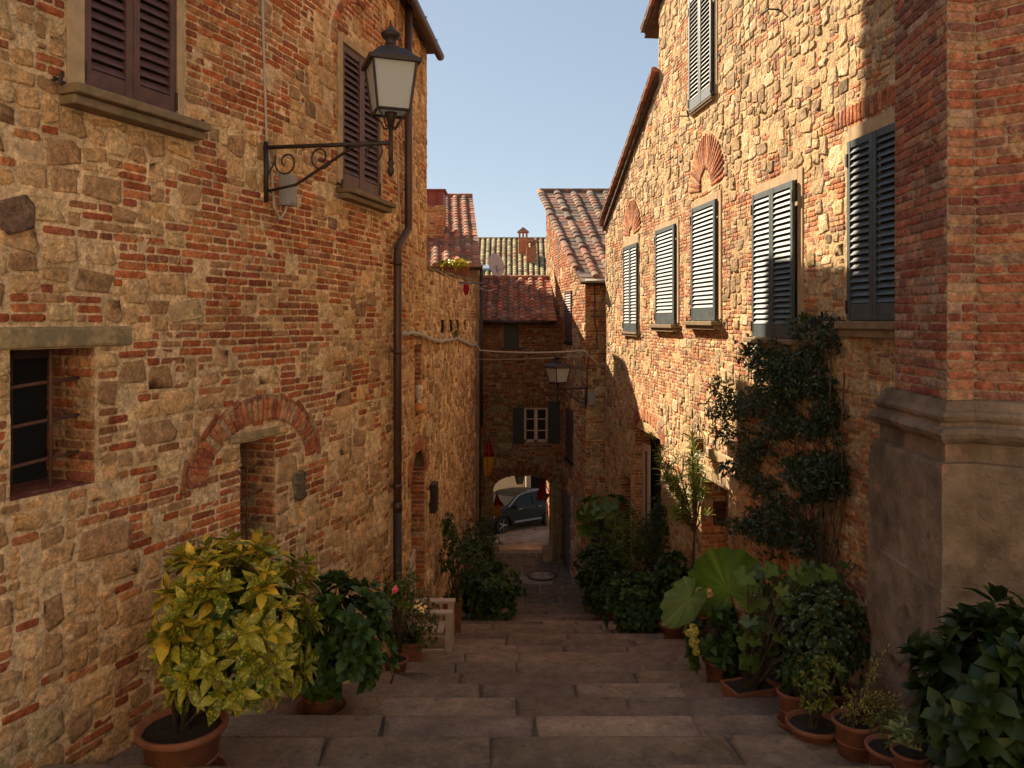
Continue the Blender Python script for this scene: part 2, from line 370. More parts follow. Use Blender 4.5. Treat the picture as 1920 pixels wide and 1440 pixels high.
# ================================================================== THE SETTING: steps, landing, square
Z0G, SLP, TD, D0 = 1.55, .287, .78, 1.28
ZL = -7.25                                             # the landing in front of the archway
def gz(y):
    if y >= 20.0: return ZL if y < 25 else -7.6-.1*(y-25)
    n = math.floor((y-D0)/TD); return -(Z0G+SLP*(D0+(n+.5)*TD)) if y > D0 else -(Z0G+SLP*(D0-.5*TD))
SLAB = np.array([(.19,.138,.100),(.21,.15,.108),(.175,.128,.095),(.19,.142,.11),(.225,.165,.125),(.18,.135,.11)])
def paving_map(u, v, off, base): return np.stack([u, v, base+off], 1)
def steps():
    eb = EB(); rnd = random.Random(11)
    y = D0-3*TD
    while y < 19.9:
        z = gz(y+.01); n0 = y+.0; n1 = y+TD
        nz = gz(n1+.01)
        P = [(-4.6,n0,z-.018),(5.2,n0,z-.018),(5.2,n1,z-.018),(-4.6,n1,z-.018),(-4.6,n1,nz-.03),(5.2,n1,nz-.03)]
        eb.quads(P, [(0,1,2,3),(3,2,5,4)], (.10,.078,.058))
        rows = [(n0, n1)] if rnd.random() < .15 else None
        if rows is None: k = n0+TD*rnd.uniform(.3,.6); rows = [(n0, k), (k, n1)]
        for ri, (a, b) in enumerate(rows):
            x = -4.5+rnd.random()*.5
            while x < 5.0:
                w_ = rnd.uniform(.6, 2.1) if ri == len(rows)-1 else rnd.uniform(.4,1.6)
                j = rnd.uniform(.002,.008); c = SLAB[rnd.randrange(len(SLAB))]*rnd.uniform(.78,1.14)
                eb.el(x+w_/2, (a+b)/2+rnd.uniform(-.02,.02), w_/2-j, (b-a)/2-j*.8+rnd.uniform(-.012,.012), rnd.uniform(-.010,.010), rnd.uniform(.0,.012), -1, c, z)
                x += w_
        y = n1
    # landing paved in bigger flags
    eb.quads([(-3,20,ZL-.018),(4,20,ZL-.018),(4,25.0,ZL-.018),(-3,25.0,ZL-.018)], [(0,1,2,3)], (.27,.24,.21))
    y = 20.0
    for dy in (.75,.9,.8,.85,.8,.45):
        x = -2.6
        while x < 3.6:
            w_ = rnd.choice((.85,.95,.6)); c = SLAB[rnd.randrange(len(SLAB))]*rnd.uniform(.85,1.0)
            if not (y < 22.4 < y+dy and abs(x+w_/2-.86) < .5):
                eb.el(x+w_/2, y+dy/2, w_/2-.02, dy/2-.02, 0, .005, -1, c*np.array((.9,.98,1.05)), ZL)
            x += w_
        y += dy
    eb.flush(paving_map, 5)
    return tag(eb.build('stone_steps', M['stone_floor']), kind='structure')
steps()
def square():
    eb = EB(); rnd = random.Random(3)
    eb.quads([(-30,25,-7.62),(30,25,-7.62),(30,60,-11.12),(-30,60,-11.12)], [(0,1,2,3)], (.20,.165,.135))
    ca, sa = math.cos(.6), math.sin(.6)
    for i in range(-12, 14):
        for j in range(0, 22):
            u = i*.62+(j % 2)*.3; v = j*.4; x = .3+u*ca-v*sa; y = 28+u*sa+v*ca-3
            if 25.2 < y < 36 and -5 < x < 6:
                c = SLAB[rnd.randrange(6)]*rnd.uniform(1.25,1.6); eb.el(x, y, .30, .19, .6, .004, -1, c, 0)
    def mp(u, v, off, base): return np.stack([u, v, -7.6-.1*(v-25)+off], 1)
    eb.flush(mp, 9)
    return tag(eb.build('square', M['stone_floor']), kind='structure')
square()
mb = MB(); mb.add([(-900,-300,-12.5),(900,-300,-12.5),(900,1500,-12.5),(-900,1500,-12.5)], [(0,1,2,3)], (.12,.11,.07))
tag(mb.build('ground', M['stone_floor']), kind='structure')
mb = MB(); mb.add([(-20,-14,gz(0)),(22,-14,gz(0)),(22,D0-3*TD,gz(0)),(-20,D0-3*TD,gz(0))], [(0,1,2,3)], (.30,.24,.18))
tag(mb.build('bounce_street', M['stone_floor']), kind='structure')  # unseen paving added behind the camera to bounce sun onto walls and steps
# decorated round manhole set in the landing
mt = thing('manhole_cover', 'round manhole cover with a four petal pattern set in the landing paving', 'manhole cover', (.86, 22.4, ZL))
mb = MB(); mb.lathe([(.44,-.02),(.44,.006),(.43,.010),(.36,.010),(.355,.004)], (.86,22.4,ZL), 32, (1,1,1)); mb.build('ring', M['iron'], mt)
mb = MB(); mb.lathe([(.353,-.02),(.353,.006),(.05,.007),(.04,.012)], (.86,22.4,ZL), 32, (.25,.22,.19)); mb.build('disc', M['stone_floor'], mt)
mb = MB()
for k in range(4):
    a = k*math.pi/2+.8; pts = []
    for t in range(9):
        r_ = .02+.30*t/8; w_ = .07*math.sin(math.pi*(t/8)**1.3); pts.append((r_, w_))
    Pt = [(r_*math.cos(a)-w_*math.sin(a), r_*math.sin(a)+w_*math.cos(a)) for r_, w_ in pts]+[(r_*math.cos(a)+w_*math.sin(a), r_*math.sin(a)-w_*math.cos(a)) for r_, w_ in reversed(pts)]
    V = [(.86+p[0], 22.4+p[1], ZL+.0135) for p in Pt]; mb.add(V, [tuple(range(len(V)))], (.42,.37,.32))
mb.build('petal', M['stone_floor'], mt)

# ================================================================== LEFT: the tall house and the terrace wall
LW = Wall([(-4.14,2.5),(-3.18,4.9),(-2.65,6.23),(-2.25,7.23),(-1.85,8.56),(-1.61,9.52),(-1.52,10.2),(-1.35,12.5),(-1.18,16.8),(-1.0,21.2)], 1)
S_C = LW.px(800); S_E = LW.L
tall = thing('tall_house', 'tall house of mixed brick and rubble with brown shutters on the left', 'house', (-3, 8, -4))
terr = thing('terrace_wall', 'lower rubble wall with a parapet and small square holes, beyond the tall house on the left', 'wall', (-1.2, 17, -7))
w1a, w1b = LW.px(155), LW.px(331); w2a, w2b = LW.px(640), LW.px(712)
ba, bb = LW.px(19), LW.px(178); na, nb = LW.px(450), LW.px(516)
sa_, sb_ = LW.px(777), LW.px(791); da, db = LW.px(770), LW.px(797)
HOLES_L = [(w1a-.02,w1b+.02,1.55,3.35),(w2a-.02,w2b+.02,1.42,3.02),(ba,bb,-1.14,-.19),(na,nb,-2.35,-1.08),(sa_,sb_,-1.42,-.36),(da,db,-8,-2.32)]
PUT = [(LW.px(p),) for p in (829,845,858,871)]
PUTR = [(s[0]-.30, s[0]+.30, -.24+.0*k, .02) for k, s in enumerate(PUT)]
def rects(Rl, g=0.0):
    def f(S, Z):
        o = np.zeros(np.shape(S), bool)
        for (a,b,c,d) in Rl: o |= (S > a-g) & (S < b+g) & (Z > c-g) & (Z < d+g)
        return o
    return f
smb = lambda v, a, b, w: 1/(1+np.exp(-(v-a)/w))*(1-1/(1+np.exp(-(v-b)/w)))
def brick_left(S, Z):
    x, y = LW.img(S, Z); n = fbm(S*1.6, Z*2.6, 11); b = .08+0*x
    b = b+.95*smb(x,330,800,20)*smb(y,-900,600-.16*np.abs(x-560),28)*(x < 700)
    b = b+.9*smb(x,-200,130,8)*smb(y,-900,140,15)+.9*smb(x,190,480,20)*smb(y,255,640,18)*smb(x,150,380+(y-250)*.9,20)
    b = b+.55*smb(x,0,200,10)*smb(y,560,650,8)+.8*smb(x,330,520,15)*smb(y,600,680,6)
    b = b+.35*smb(x,200,720,20)*smb(y,600,760,15)+.55*smb(x,400,620,10)*smb(y,830,1010,20)+.5*smb(x,150,420,25)*smb(y,935,1060,14)
    b = b+.35*smb(x,700,760,10)*smb(y,-500,620,30)
    b = b*np.where(y > 640, .75, 1)-1.1*(n > .62)*smb(y,-900,640,20)+.5*(n < .33)
    return np.clip(b, .04, .97)
# arch over the barred niche
AC = (LW.px(350)+LW.px(592))/2; AR = (LW.px(592)-LW.px(350))/2; AZ = -1.38; ASQ = .70
AC2 = (w2a+w2b)/2-.05
def arch_hole(S, Z):
    r = np.hypot(S-AC, (Z-AZ)/ASQ); o = (r > AR-.24) & (r < AR+.10) & (Z > AZ-.02)
    r2 = np.hypot(S-AC2, (Z-2.95)/1.0); o |= (r2 > .62) & (r2 < .76) & (Z > 2.95) & (S < AC2+.1)
    rd = np.hypot(S-(da+db)/2, (Z+2.25)); o |= dome(S, Z, .2) & (Z > -2.36)
    o |= (S > ba-.12) & (S < bb+.33) & (Z > -.19) & (Z < -.02)                       # lintel of the barred window
    o |= (S > na-.16) & (S < nb+.05) & (Z > -1.08) & (Z < -.98)
    o |= (S > w1a-.16) & (S < w1b+.10) & (Z > 1.40) | (S > w2a-.1) & (S < w2b+.07) & (Z > 1.30) & (Z < 3.09)
    return o
hl = rects(HOLES_L); hlg = rects(HOLES_L, .01)
dome = lambda S, Z, g=0: ((S-(da+db)/2)/((db-da)/2+g))**2+((Z+2.35)/(.40+g))**2 < 1
holeL = lambda S, Z: hl(S, Z) | (dome(S, Z) & (Z > -2.36))
holeLm = lambda S, Z: hlg(S, Z) | arch_hole(S, Z)
es = [v for h in HOLES_L for v in h[:2]]; ez = [v for h in HOLES_L for v in h[2:]]
STL = np.minimum(ST*np.array((1.30,1.13,.96)), .80); BRL = np.minimum(BR*np.array((1.03,.88,.72)), .7); MOL = np.array((.80,.565,.32))
eb = EB()
sheet(eb, LW, 0.6, S_C, -6.2, 4.3, holeL, es, ez, cell=.07, seed=21, col=MOL)
# brick share, stones large at the near foot of the wall
masonry(eb, LW, 1.4, S_C-.02, -5.9, -.95, brick_left, holeLm, seed=4, cs=.044, ch=.069, big=3, dz=(.005,.023), scol=STL, bcol=BRL)
masonry(eb, LW, 1.4, S_C-.02, -.95, 4.25, brick_left, holeLm, seed=5, big=2, cs=.043, ch=.066, dz=(.005,.020), scol=STL, bcol=BRL)
t_, z_ = LW.sz(558, 908); eb.el(t_, z_, .095, .15, .12, .045, 1, (.17,.135,.085)); t_, z_ = LW.sz(30, 405); eb.el(t_, z_, .12, .12, .1, .035, 1, (.24,.15,.10)); eb.flush(wallmap(LW), 3)
arch_ring(eb, LW, AC, AZ, AR-.20, AR, math.pi*.99, math.pi*.02, 36, 3, squash=ASQ, d=.026)
arch_ring(eb, LW, AC2, 2.95, .62, .70, math.pi, math.pi*.45, 9, 5, d=.03, outer=False)
arch_ring(eb, LW, (da+db)/2, -2.35, (db-da)/2-.01, (db-da)/2+.19, math.pi, 0, 18, 8, squash=.80, outer=False)
reveal(eb, LW, ba, bb, -1.14, -.19, .48, 31); reveal(eb, LW, na, nb, -2.35, -1.08, .42, 33)
reveal(eb, LW, sa_, sb_, -1.42, -.36, .16, 35); reveal(eb, LW, da, db, -6.0, -2.30, .22, 37, head=False)
for (a,b,c,d,dep) in ((sa_,sb_,-1.42,-.36,.16),(da,db,-6.1,-1.90,.22)):            # bricked-up backs
    p, q = LW.xy(a,-dep), LW.xy(b,-dep); bw = Wall([(float(p[0]),float(p[1])),(float(q[0]),float(q[1]))], 1)
    sheet(eb, bw, 0, bw.L, c, d, cell=.2, seed=9); masonry(eb, bw, 0, bw.L, c, d, .9, seed=41, wob=.01, dz=(.004,.01))
for (sx, zc, sg) in ():                                    # rounded shoulders of the blocked door
    for k in range(5):
        a0 = k/5*.45
        z1 = -2.0; zl = -2.0-.32*(1-k/5)**1.6
        s0, s1 = sx+sg*k*.07, sx+sg*(k+1)*.07
        P = [LW.at(s0,zl,.004),LW.at(s1,zl,.004),LW.at(s1,z1,.004),LW.at(s0,z1,.004)]; eb.quads([tuple(p) for p in P], [(0,1,2,3)], BR[4])
eb.build('wall', M['masonry'], tall)
def body(name, w, prof, o0, o1, m, parent, closed=True):
    """solid behind a wall: profile polygon in (s, z) carried back along the wall normal"""
    V = []; n = len(prof)
    for o in (o0, o1):
        for (s_, z_) in prof: V.append(tuple(w.at(s_, z_, o)))
    Fs = [tuple(range(n)), tuple(range(2*n-1, n-1, -1))]+[(i, (i+1) % n, (i+1) % n+n, i+n) for i in range(n)]
    return obj(name, V, Fs, m, parent)
# house volume behind the street wall (chunks follow the bend), with a taller and a lower rear part
def solid(mb, P, z0, z1, col=(1,1,1)):
    n = len(P); V = [(x,y,z0) for x,y in P]+[(x,y,z1) for x,y in P]
    mb.add(V, [tuple(range(n-1,-1,-1)), tuple(range(n,2*n))]+[(i,(i+1) % n,(i+1) % n+n,i+n) for i in range(n)], col)
mb = MB()
fr = [tuple(map(float, LW.xy(s_, -.55))) for s_ in np.linspace(0, S_C-.3, 9)]
solid(mb, fr+[(-9,12.4),(-9,2.5)], -8, 4.2)
mb.build('rear_walls', M['plain_masonry'], tall)
mb = MB()
g0 = [tuple(map(float, LW.xy(s_, -.002))) for s_ in (S_C-.06, S_C)]
mb.hex([(-1.36,12.45,-8),(-1.352,12.52,-8),(-4.5,12.75,-8),(-4.5,12.6,-8),(-1.36,12.45,4.2),(-1.352,12.52,4.2),(-4.5,12.75,4.2),(-4.5,12.6,4.2)])
solid(mb, [(-9,12.76),(-2.47,12.76),(-2.47,16.35),(-9,16.35)], -8, 10.2)
solid(mb, [(-9,16.4),(-2.45,16.4),(-2.45,18.15),(-9,18.15)], -8, 7.1)
solid(mb, [(-9,18.16),(-2.22,18.16),(-2.22,18.95),(-9,18.95)], -8, 5.1)
mb.build('rear_wing', M['plain_masonry'], tall)
# lintels, eaves board, gutter
mb = MB(); LW.box(mb, ba-.10, bb+.30, -.185, -.045, -.3, .035); mb.build('lintel', M['lintel'], tall, bevel=.02)
mb = MB(); LW.box(mb, na-.14, nb+.03, -1.07, -.99, -.2, .035); mb.build('lintel', M['lintel'], tall, bevel=.015)
mb = MB()
for a, b in zip(np.linspace(.5,S_C+.1,14)[:-1], np.linspace(.5,S_C+.1,14)[1:]): LW.box(mb, a, b-.001, 4.24, 4.30, -.6, .16)
mb.build('eaves_board', M['copper'], tall)
mb = MB(); gp = [LW.at(s_, 4.20, .20) for s_ in np.linspace(S_C-3.2, S_C, 10)]
gp.append(gp[-1]+(gp[-1]-gp[-2]).normalized()*.12)
mb.tube(gp, .065, 10); 
for s_ in (S_C-2.4,S_C-1.5,S_C-.6): mb.tube([LW.at(s_,4.23,.0),LW.at(s_,4.13,.20),LW.at(s_,4.22,.28)], .008, 5)
mb.build('gutter', M['copper'], tall, smooth=True)
mb = MB()                                                # iron railing on the roof edge
for k in range(9):
    s_ = S_C-2.4+k*.22; mb.tube([LW.at(s_,4.3,-.12), LW.at(s_,5.2,-.12)], .010, 6)
for z in (4.42,5.18): mb.tube([LW.at(s_,z,-.12) for s_ in np.linspace(S_C-2.4,S_C-.64,7)], .011, 6)
for k in range(8):
    s_ = S_C-2.29+k*.22; mb.tube([LW.at(s_+.09*math.cos(a),4.8+.16*math.sin(a),-.12) for a in np.linspace(0,2*math.pi,13)], .006, 5)
mb.build('railing', M['iron'], tall, smooth=True)
# ---- windows with louvred shutters
def leaf(w, s0, s1, z0, z1, o, m, parent, th=.035, nsl=None, bottom=.17, tilt=1, st=.06, hinge=0):
    mb = MB(); W_ = s1-s0
    w.box(mb, s0, s0+st, z0, z1, o, o+th); w.box(mb, s1-st, s1, z0, z1, o, o+th)
    w.box(mb, s0+st, s1-st, z0, z0+bottom, o+.004, o+th-.004); w.box(mb, s0+st, s1-st, z1-.075, z1, o+.004, o+th-.004)
    za, zb = z0+bottom, z1-.075; n = nsl or int((zb-za)/.070)
    for k in range(n):
        z = za+(k+.08)*(zb-za)/n; h = (zb-za)/n*1.02
        P = [w.at(s0+st,z,o+th-.006),w.at(s1-st,z,o+th-.006),w.at(s1-st,z+.006,o+th),w.at(s0+st,z+.006,o+th),
             w.at(s0+st,z+h*.78,o-.006),w.at(s1-st,z+h*.78,o-.006),w.at(s1-st,z+h*.78+.007,o),w.at(s0+st,z+h*.78+.007,o)]
        mb.hex([P[0],P[1],P[5],P[4],P[3],P[2],P[6],P[7]])
    w.box(mb, s0+st, s1-st, za, zb, o-.02, o-.012, m=1)
    for z in (z0+.14, z1-.2):                            # hinge straps
        if hinge: 
            e = s0 if hinge < 0 else s1; w.box(mb, e-.015, e+.015, z-.07, z+.07, o+th, o+th+.012, m=2)
    return mb.build('shutter', [m, M['black'], M['iron']], parent, bevel=0)
def hook(w, s, z, o, parent, l=.12):
    mb = MB(); mb.tube([w.at(s,z,-.02),w.at(s,z,o+l*.7)], .009, 6); mb.tube([w.at(s,z-.04,o+l*.55),w.at(s+.0,z+.05,o+l*.75)], .014, 6)
    mb.tube([w.at(s-.03,z+.01,o+l*.4),w.at(s+.05,z-.02,o+l*.5)], .010, 6); mb.build('shutter_hook', M['iron'], parent)
def window(w, house, s0, s1, z0, z1, col, leaves=2, o=.0, sur=(.13,.10,.10), sill=(.22,.22,.12,.16), open_=0, surm='surround', thin=0):
    mb = MB(); a, b, t = sur
    if a: w.box(mb, s0-a, s0, z0, z1+t, -.15, .022)
    if b: w.box(mb, s1, s1+b, z0, z1+t, -.15, .022)
    if t: w.box(mb, s0+.001, s1-.001, z1, z1+t-.001, -.15, .024)
    w.box(mb, s0, s1, z0, z1, -.16, -.15)
    f = mb.build('window', M[surm], house, bevel=.008)
    if leaves == 2:
        m_ = (s0+s1)/2; leaf(w, s0+.005, m_-.003, z0+.01, z1-.01, o, M[col], f, hinge=-1); leaf(w, m_+.003, s1-.005, z0+.01, z1-.01, o, M[col], f, hinge=1)
    elif leaves == 1: leaf(w, s0+.02, s1-.02, z0+.01, z1-.01, o, M[col], f, hinge=1, bottom=.2, st=.085)
    if sill:
        sl, sr, sh, so = sill; mb = MB(); w.box(mb, s0-sl, s1+sr, z0-sh*.5, z0, -.1, so); w.box(mb, s0-sl+.02, s1+sr-.02, z0-sh, z0-sh*.5-.001, -.1, so*.72)
        mb.build('sill', M['sill'], f, bevel=.012)
        hook(w, s0-sl-.03, z0+.02, .0, f); hook(w, s1+sr+.02, z0+.0, .0, f)
    return f
window(LW, tall, w1a, w1b, 1.57, 3.34, 'shut_brown', sur=(.13,.06,.1), sill=(.20,.17,.13,.20), o=-.03)
window(LW, tall, w2a, w2b, 1.43, 3.02, 'shut_brown', sur=(.10,.06,.08), sill=(.10,.16,.12,.17), o=-.03)
# barred windows
def bars(w, s0, s1, z0, z1, hz, vs, dep, parent, r=.013):
    mb = MB(); w.box(mb, s0-.05, s1+.05, z0-.05, z1+.05, -.62, -.47, m=1)
    f = mb.build('barred_window', [M['black'], M['black']], parent)
    mb = MB()
    for z in hz: mb.tube([w.at(s0-.02,z-.03,-dep*.5), w.at((s0+s1)/2,z-.005,-dep*.5), w.at(s1-.0,z+.01,-dep*.52)], r, 7)
    for s_ in vs: mb.tube([w.at(s_,z0,-dep*.5+.02), w.at(s_,z1,-dep*.5+.02)], r, 7)
    mb.build('bars', M['rust'], f, smooth=True); return f
f = bars(LW, ba, bb, -1.14, -.19, (-.42,-.68,-.94), (ba+.38,), .30, tall)
mb = MB(); LW.box(mb, ba+.28, ba+.34, -1.13, -.2, -.47, -.44); LW.box(mb, ba+.0, bb, -.27, -.2, -.47, -.44); LW.box(mb, ba+.62,ba+.68,-1.13,-.2,-.47,-.44)
mb.build('wooden_frame', mat('old_brown_wood', (.06,.025,.015), .7), f)
bars(LW, na, nb, -2.35, -1.08, (-1.35,-1.6,-1.85,-2.1), (na+.08,na+.22), .26, tall, .009)
# rain pipe with a swan neck at window height
mb = MB(); s_p = LW.px(752); z_b = (600-430)/F*float(LW.xy(s_p)[1]); s_q = LW.px(731)
pp = [LW.at(s_p,4.25,.10), LW.at(s_p,z_b+.08,.10), LW.at(s_p,z_b,.10), LW.at(s_q+.02,z_b-.30,.10), LW.at(s_q,z_b-.38,.10), LW.at(s_q,-4.6,.10)]
mb.tube(pp, .052, 14)
for s_, z in ((s_p,3.3),(s_q,z_b-.5),(s_q,-.4),(s_q,-2.1)): mb.tube([LW.at(s_,z+.03,.10),LW.at(s_,z-.03,.10)], .060, 14); mb.tube([LW.at(s_,z,0),LW.at(s_,z,.10)], .01, 5)
mb.tube([LW.at(s_q,-2.30,.10),LW.at(s_q,-2.42,.10)], .062, 14); mb.tube([LW.at(s_q,-2.40,.10),LW.at(s_q,-4.9,.10)], .056, 14, m=1)
mb.build('rain_pipe', [M['copper'], M['iron']], tall, smooth=True)
# ---- terrace wall
S_T = S_C+.001
def top_t(S): x, y = LW.xy(S); return .80+.025*(y-12.5)+.02*np.sin(S*3)
def put_hole(S, Z): return rects(PUTR)(S, Z)
eb = EB()
def brick_t(S, Z):
    x, y = LW.img(S, Z); return np.clip(.05+.5*smb(x,868,900,5)*(fbm(S*2,Z*2,5) > .45), 0, 1)
STY = np.minimum(ST*np.array((1.36,1.32,1.30)), .85)
sheet(eb, LW, S_T, S_E, -7.4, 1.1, put_hole, [v for h in PUTR for v in h[:2]], [-.20,0], cell=.12, seed=23, topf=lambda S: top_t(S), col=(.80,.62,.42))
masonry(eb, LW, S_T, S_E, -7.3, 1.1, brick_t, lambda S, Z: put_hole(S, Z), seed=14, big=2, topf=lambda S: top_t(S)+.02, scol=STY, dz=(.012,.035), cs=.05, ch=.075)
eb.build('wall', M['masonry'], terr)
mb = MB()
for k in range(12):
    a = S_T+(S_E-S_T)*k/12; b = S_T+(S_E-S_T)*(k+1)/12; z = float(top_t(np.array(a)))
    LW.box(mb, a, b-.01, z+.0, z+.05, -.32, .03)
mb.build('coping', M['sill'], terr, bevel=.01)
mb = MB(); LW.box(mb, S_T, S_E, -7.4, -.25, -.6, -.25); LW.box(mb, S_T, S_E, -.25, .78, -.30, -.25)
mb.hex([LW.at(S_E,-7.4,-.6),LW.at(S_E+.0,-7.4,-.05),LW.at(S_E-.1,-7.4,-.05),LW.at(S_E-.1,-7.4,-.6),LW.at(S_E,.9,-.6),LW.at(S_E,.9,-.05),LW.at(S_E-.1,.9,-.05),LW.at(S_E-.1,.9,-.6)])
solid(mb, [(-1.75,12.9),(-1.55,21.0),(-6,21.0),(-6,12.9)], -7.4, -.2)
mb.build('terrace_floor', M['plain_masonry'], terr)
mb = MB()
for h in PUTR: LW.box(mb, h[0]-.03, h[1]+.03, h[2]-.03, h[3]+.03, -.26, -.24)
mb.build('hole_back', M['black'], terr)

# ================================================================== RIGHT: the long gabled house
RX = lambda y: 4.6-.108*y
RW = Wall([(RX(6.4),6.4),(RX(20.3),20.3)], -1)
gab = thing('gable_house', 'sunlit rubble house with green grey shutters and a stepped gable on the right', 'house', (4, 13, -6))
def rD(S): return RW.xy(S)[1]
def topR(S):
    D = rD(np.asarray(S, float)); low = 2.42+(20.3-D)*(4.69-2.42)/(20.3-15.7); up = 5.98+.42*(16.1-D)
    return np.where(D > 15.62, low, up)
def rs(px): return RW.px(px)
WR = [  # px0, px1, y top, y bottom (at the middle), leaves, surround
    (1172,1198,459,622,2), (1233,1270,426,608,1), (1301,1348,382,602,1), (1420,1498,352,634,2), (1598,1702,245,602,2)]
winR = []
for (p0,p1,yt,yb,n) in WR:
    s0, s1 = rs(p0), rs(p1); a, b = min(s0,s1), max(s0,s1); Dm = float(rD((a+b)/2)); winR.append((a,b,(600-yb)/F*Dm,(600-yt)/F*Dm,n))
a, b = sorted((rs(1298), rs(1341))); Dm = float(rD((a+b)/2)); winR.append((a,b,(600-196)/F*Dm,(600-196)/F*Dm+1.95,2))
s_ = lambda p0, p1: tuple(sorted((rs(p0), rs(p1))))
dA = s_(1190,1240); dB = s_(1315,1366); dC = s_(1163,1183)
zt = lambda p, y: (600-y)/F*float(rD(rs(p)))
dAz, dBz, dCz = zt(1215,812), zt(1340,905), zt(1172,890)
HR = [(a-.0,b+.0,c,d) for (a,b,c,d,n) in winR]+[(dA[0],dA[1],-8,dAz),(dB[0],dB[1],-8,dBz),(dC[0],dC[1],-8,dCz)]
def brick_right(S, Z):
    x, y = RW.img(S, Z); n = fbm(S*1.7, Z*2.2, 31); b = .20+0*x
    for (p0,p1,yt,yb,nn) in WR[:4]:
        b = b+.8*smb(x,p0-22,p1+38,5)*smb(y,yt-30,yb+10,15)
    b = b+.75*smb(x,1170,1460,15)*smb(y,615,760,12)*(x < 1480)+.8*smb(x,1375,1800,12)*smb(y,770,1200,25)+.7*smb(x,1238,1300,6)*smb(y,40,170,14)
    b = b+.5*smb(x,1440,1500,15)*smb(y,40,130,15)+.6*smb(x,1355,1385,5)*smb(y,860,1100,10)+.8*smb(x,1193,1230,5)*smb(y,760,830,6)+.55*smb(x,1320,1380,8)*smb(y,740,860,10)
    b = b+.7*smb(x,1340,1370,6)*smb(y,-100,220,10)+.5*smb(x,1570,1640,8)*smb(y,240,520,20)+.6*smb(x,1600,1800,10)*smb(y,150,230,8)
    b = b*.72-.8*(n > .60)*smb(x,1100,1400,10)+.2*(n < .30)
    return np.clip(b, .03, .96)
ARCR = []
def arcs_excl(S, Z):
    o = np.zeros(np.shape(S), bool)
    for (sc, zc, r1, sq) in ARCR: o |= (np.hypot(S-sc, (Z-zc)/sq) < r1) & (Z > zc-.02)
    return o
wA = winR[0]; ARCR.append(((wA[0]+wA[1])/2, wA[3]+.22, (wA[1]-wA[0])/2+.22, 1.0))
wC = winR[2]; ARCR.append(((wC[0]+wC[1])/2, wC[3]+.22, (wC[1]-wC[0])/2+.28, 1.15))
ARCR.append(((dA[0]+dA[1])/2, dAz-.05, (dA[1]-dA[0])/2+.26, .35))
wE = winR[4]; wD = winR[3]; wB = winR[1]; wU = winR[5]
lin = [(wE[0]-.3, wE[1]+.2, wE[3], wE[3]+.16), (dB[0]-.12, dB[1]+.15, dBz, dBz+.20), (dB[0]-.85, dB[1]+.05, dBz+.36, dBz+.52)]
surR = [(a-.15,b+.14,c-.14,d+.13) for (a,b,c,d,n) in winR]
hrg = rects(HR, .01); hln = rects(lin); hsr = rects(surR)
holeRm = lambda S, Z: hrg(S,Z) | hln(S,Z) | arcs_excl(S,Z) | hsr(S,Z)
es = [v for h in HR for v in h[:2]]; ez = [v for h in HR for v in h[2:]]
eb = EB(); SR = ST*np.array((1.0,1.03,1.05))
sheet(eb, RW, 0, RW.L, -7.6, 10.2, rects(HR), es, ez, cell=.11, amp=.02, seed=51, topf=topR, col=MORT)
masonry(eb, RW, 0.0, RW.L-.02, -7.4, 10.1, brick_right, holeRm, seed=52, big=3, topf=topR, scol=SR, bcol=np.minimum(BR*np.array((1.12,1.35,1.45)), .75), dz=(.006,.022), joint=.010, cs=.036, ch=.060, skip=.10)
def fan(sc, zc, r0, r1, sq, n, seed): arch_ring(eb, RW, sc, zc, r0, r1, 0.02*math.pi, .98*math.pi, n, seed, squash=sq, d=.02, outer=False)
fan(ARCR[0][0], ARCR[0][1], .16, ARCR[0][2]-.03, 1.0, 21, 61); fan(ARCR[1][0], ARCR[1][1], .26, ARCR[1][2]-.02, 1.15, 25, 62); fan(ARCR[2][0], ARCR[2][1], ARCR[2][2]-.26, ARCR[2][2], .35, 15, 63)
for i in range(22):                                     # soldier course over the near window
    eb.el(wE[0]-.3+i*.075, wE[3]+.16+.13, .10, .030, math.pi/2, .02, 0, BR[i % 8])
eb.flush(wallmap(RW), 64)
for (a,b,z0,z1,dep,sd) in ((dA[0],dA[1],-7.3,dAz,.35,71),(dB[0],dB[1],-6,dBz,.42,72),(dC[0],dC[1],-7.3,dCz,.35,73)): reveal(eb, RW, a, b, z0, z1, dep, sd, floor=False)
p, q = RW.xy(dB[0],-.42), RW.xy(dB[1],-.42); bw = Wall([tuple(map(float,p)), tuple(map(float,q))], -1)
sheet(eb, bw, 0, bw.L, -6, dBz, cell=.2, col=BR[1]*.8); masonry(eb, bw, 0, bw.L, -6, dBz, 1, seed=77, wob=0, dz=(.003,.006), joint=.008)
eb.build('wall', M['masonry'], gab)
# volume behind, with the same stepped gable
prof = [(0,-8),(RW.L,-8),(RW.L,float(topR(RW.L-.01))-.05)]
sj = float(RW.s[0]+ (15.62-6.4)*RW.L/(20.3-6.4))
prof += [(sj+.01, float(topR(sj+.02))-.03),(sj, float(topR(sj-.02))-.03),(0, float(topR(0.0))-.05)]
body('rear_walls', RW, prof, -.50, -7.0, M['plain_masonry'], gab)
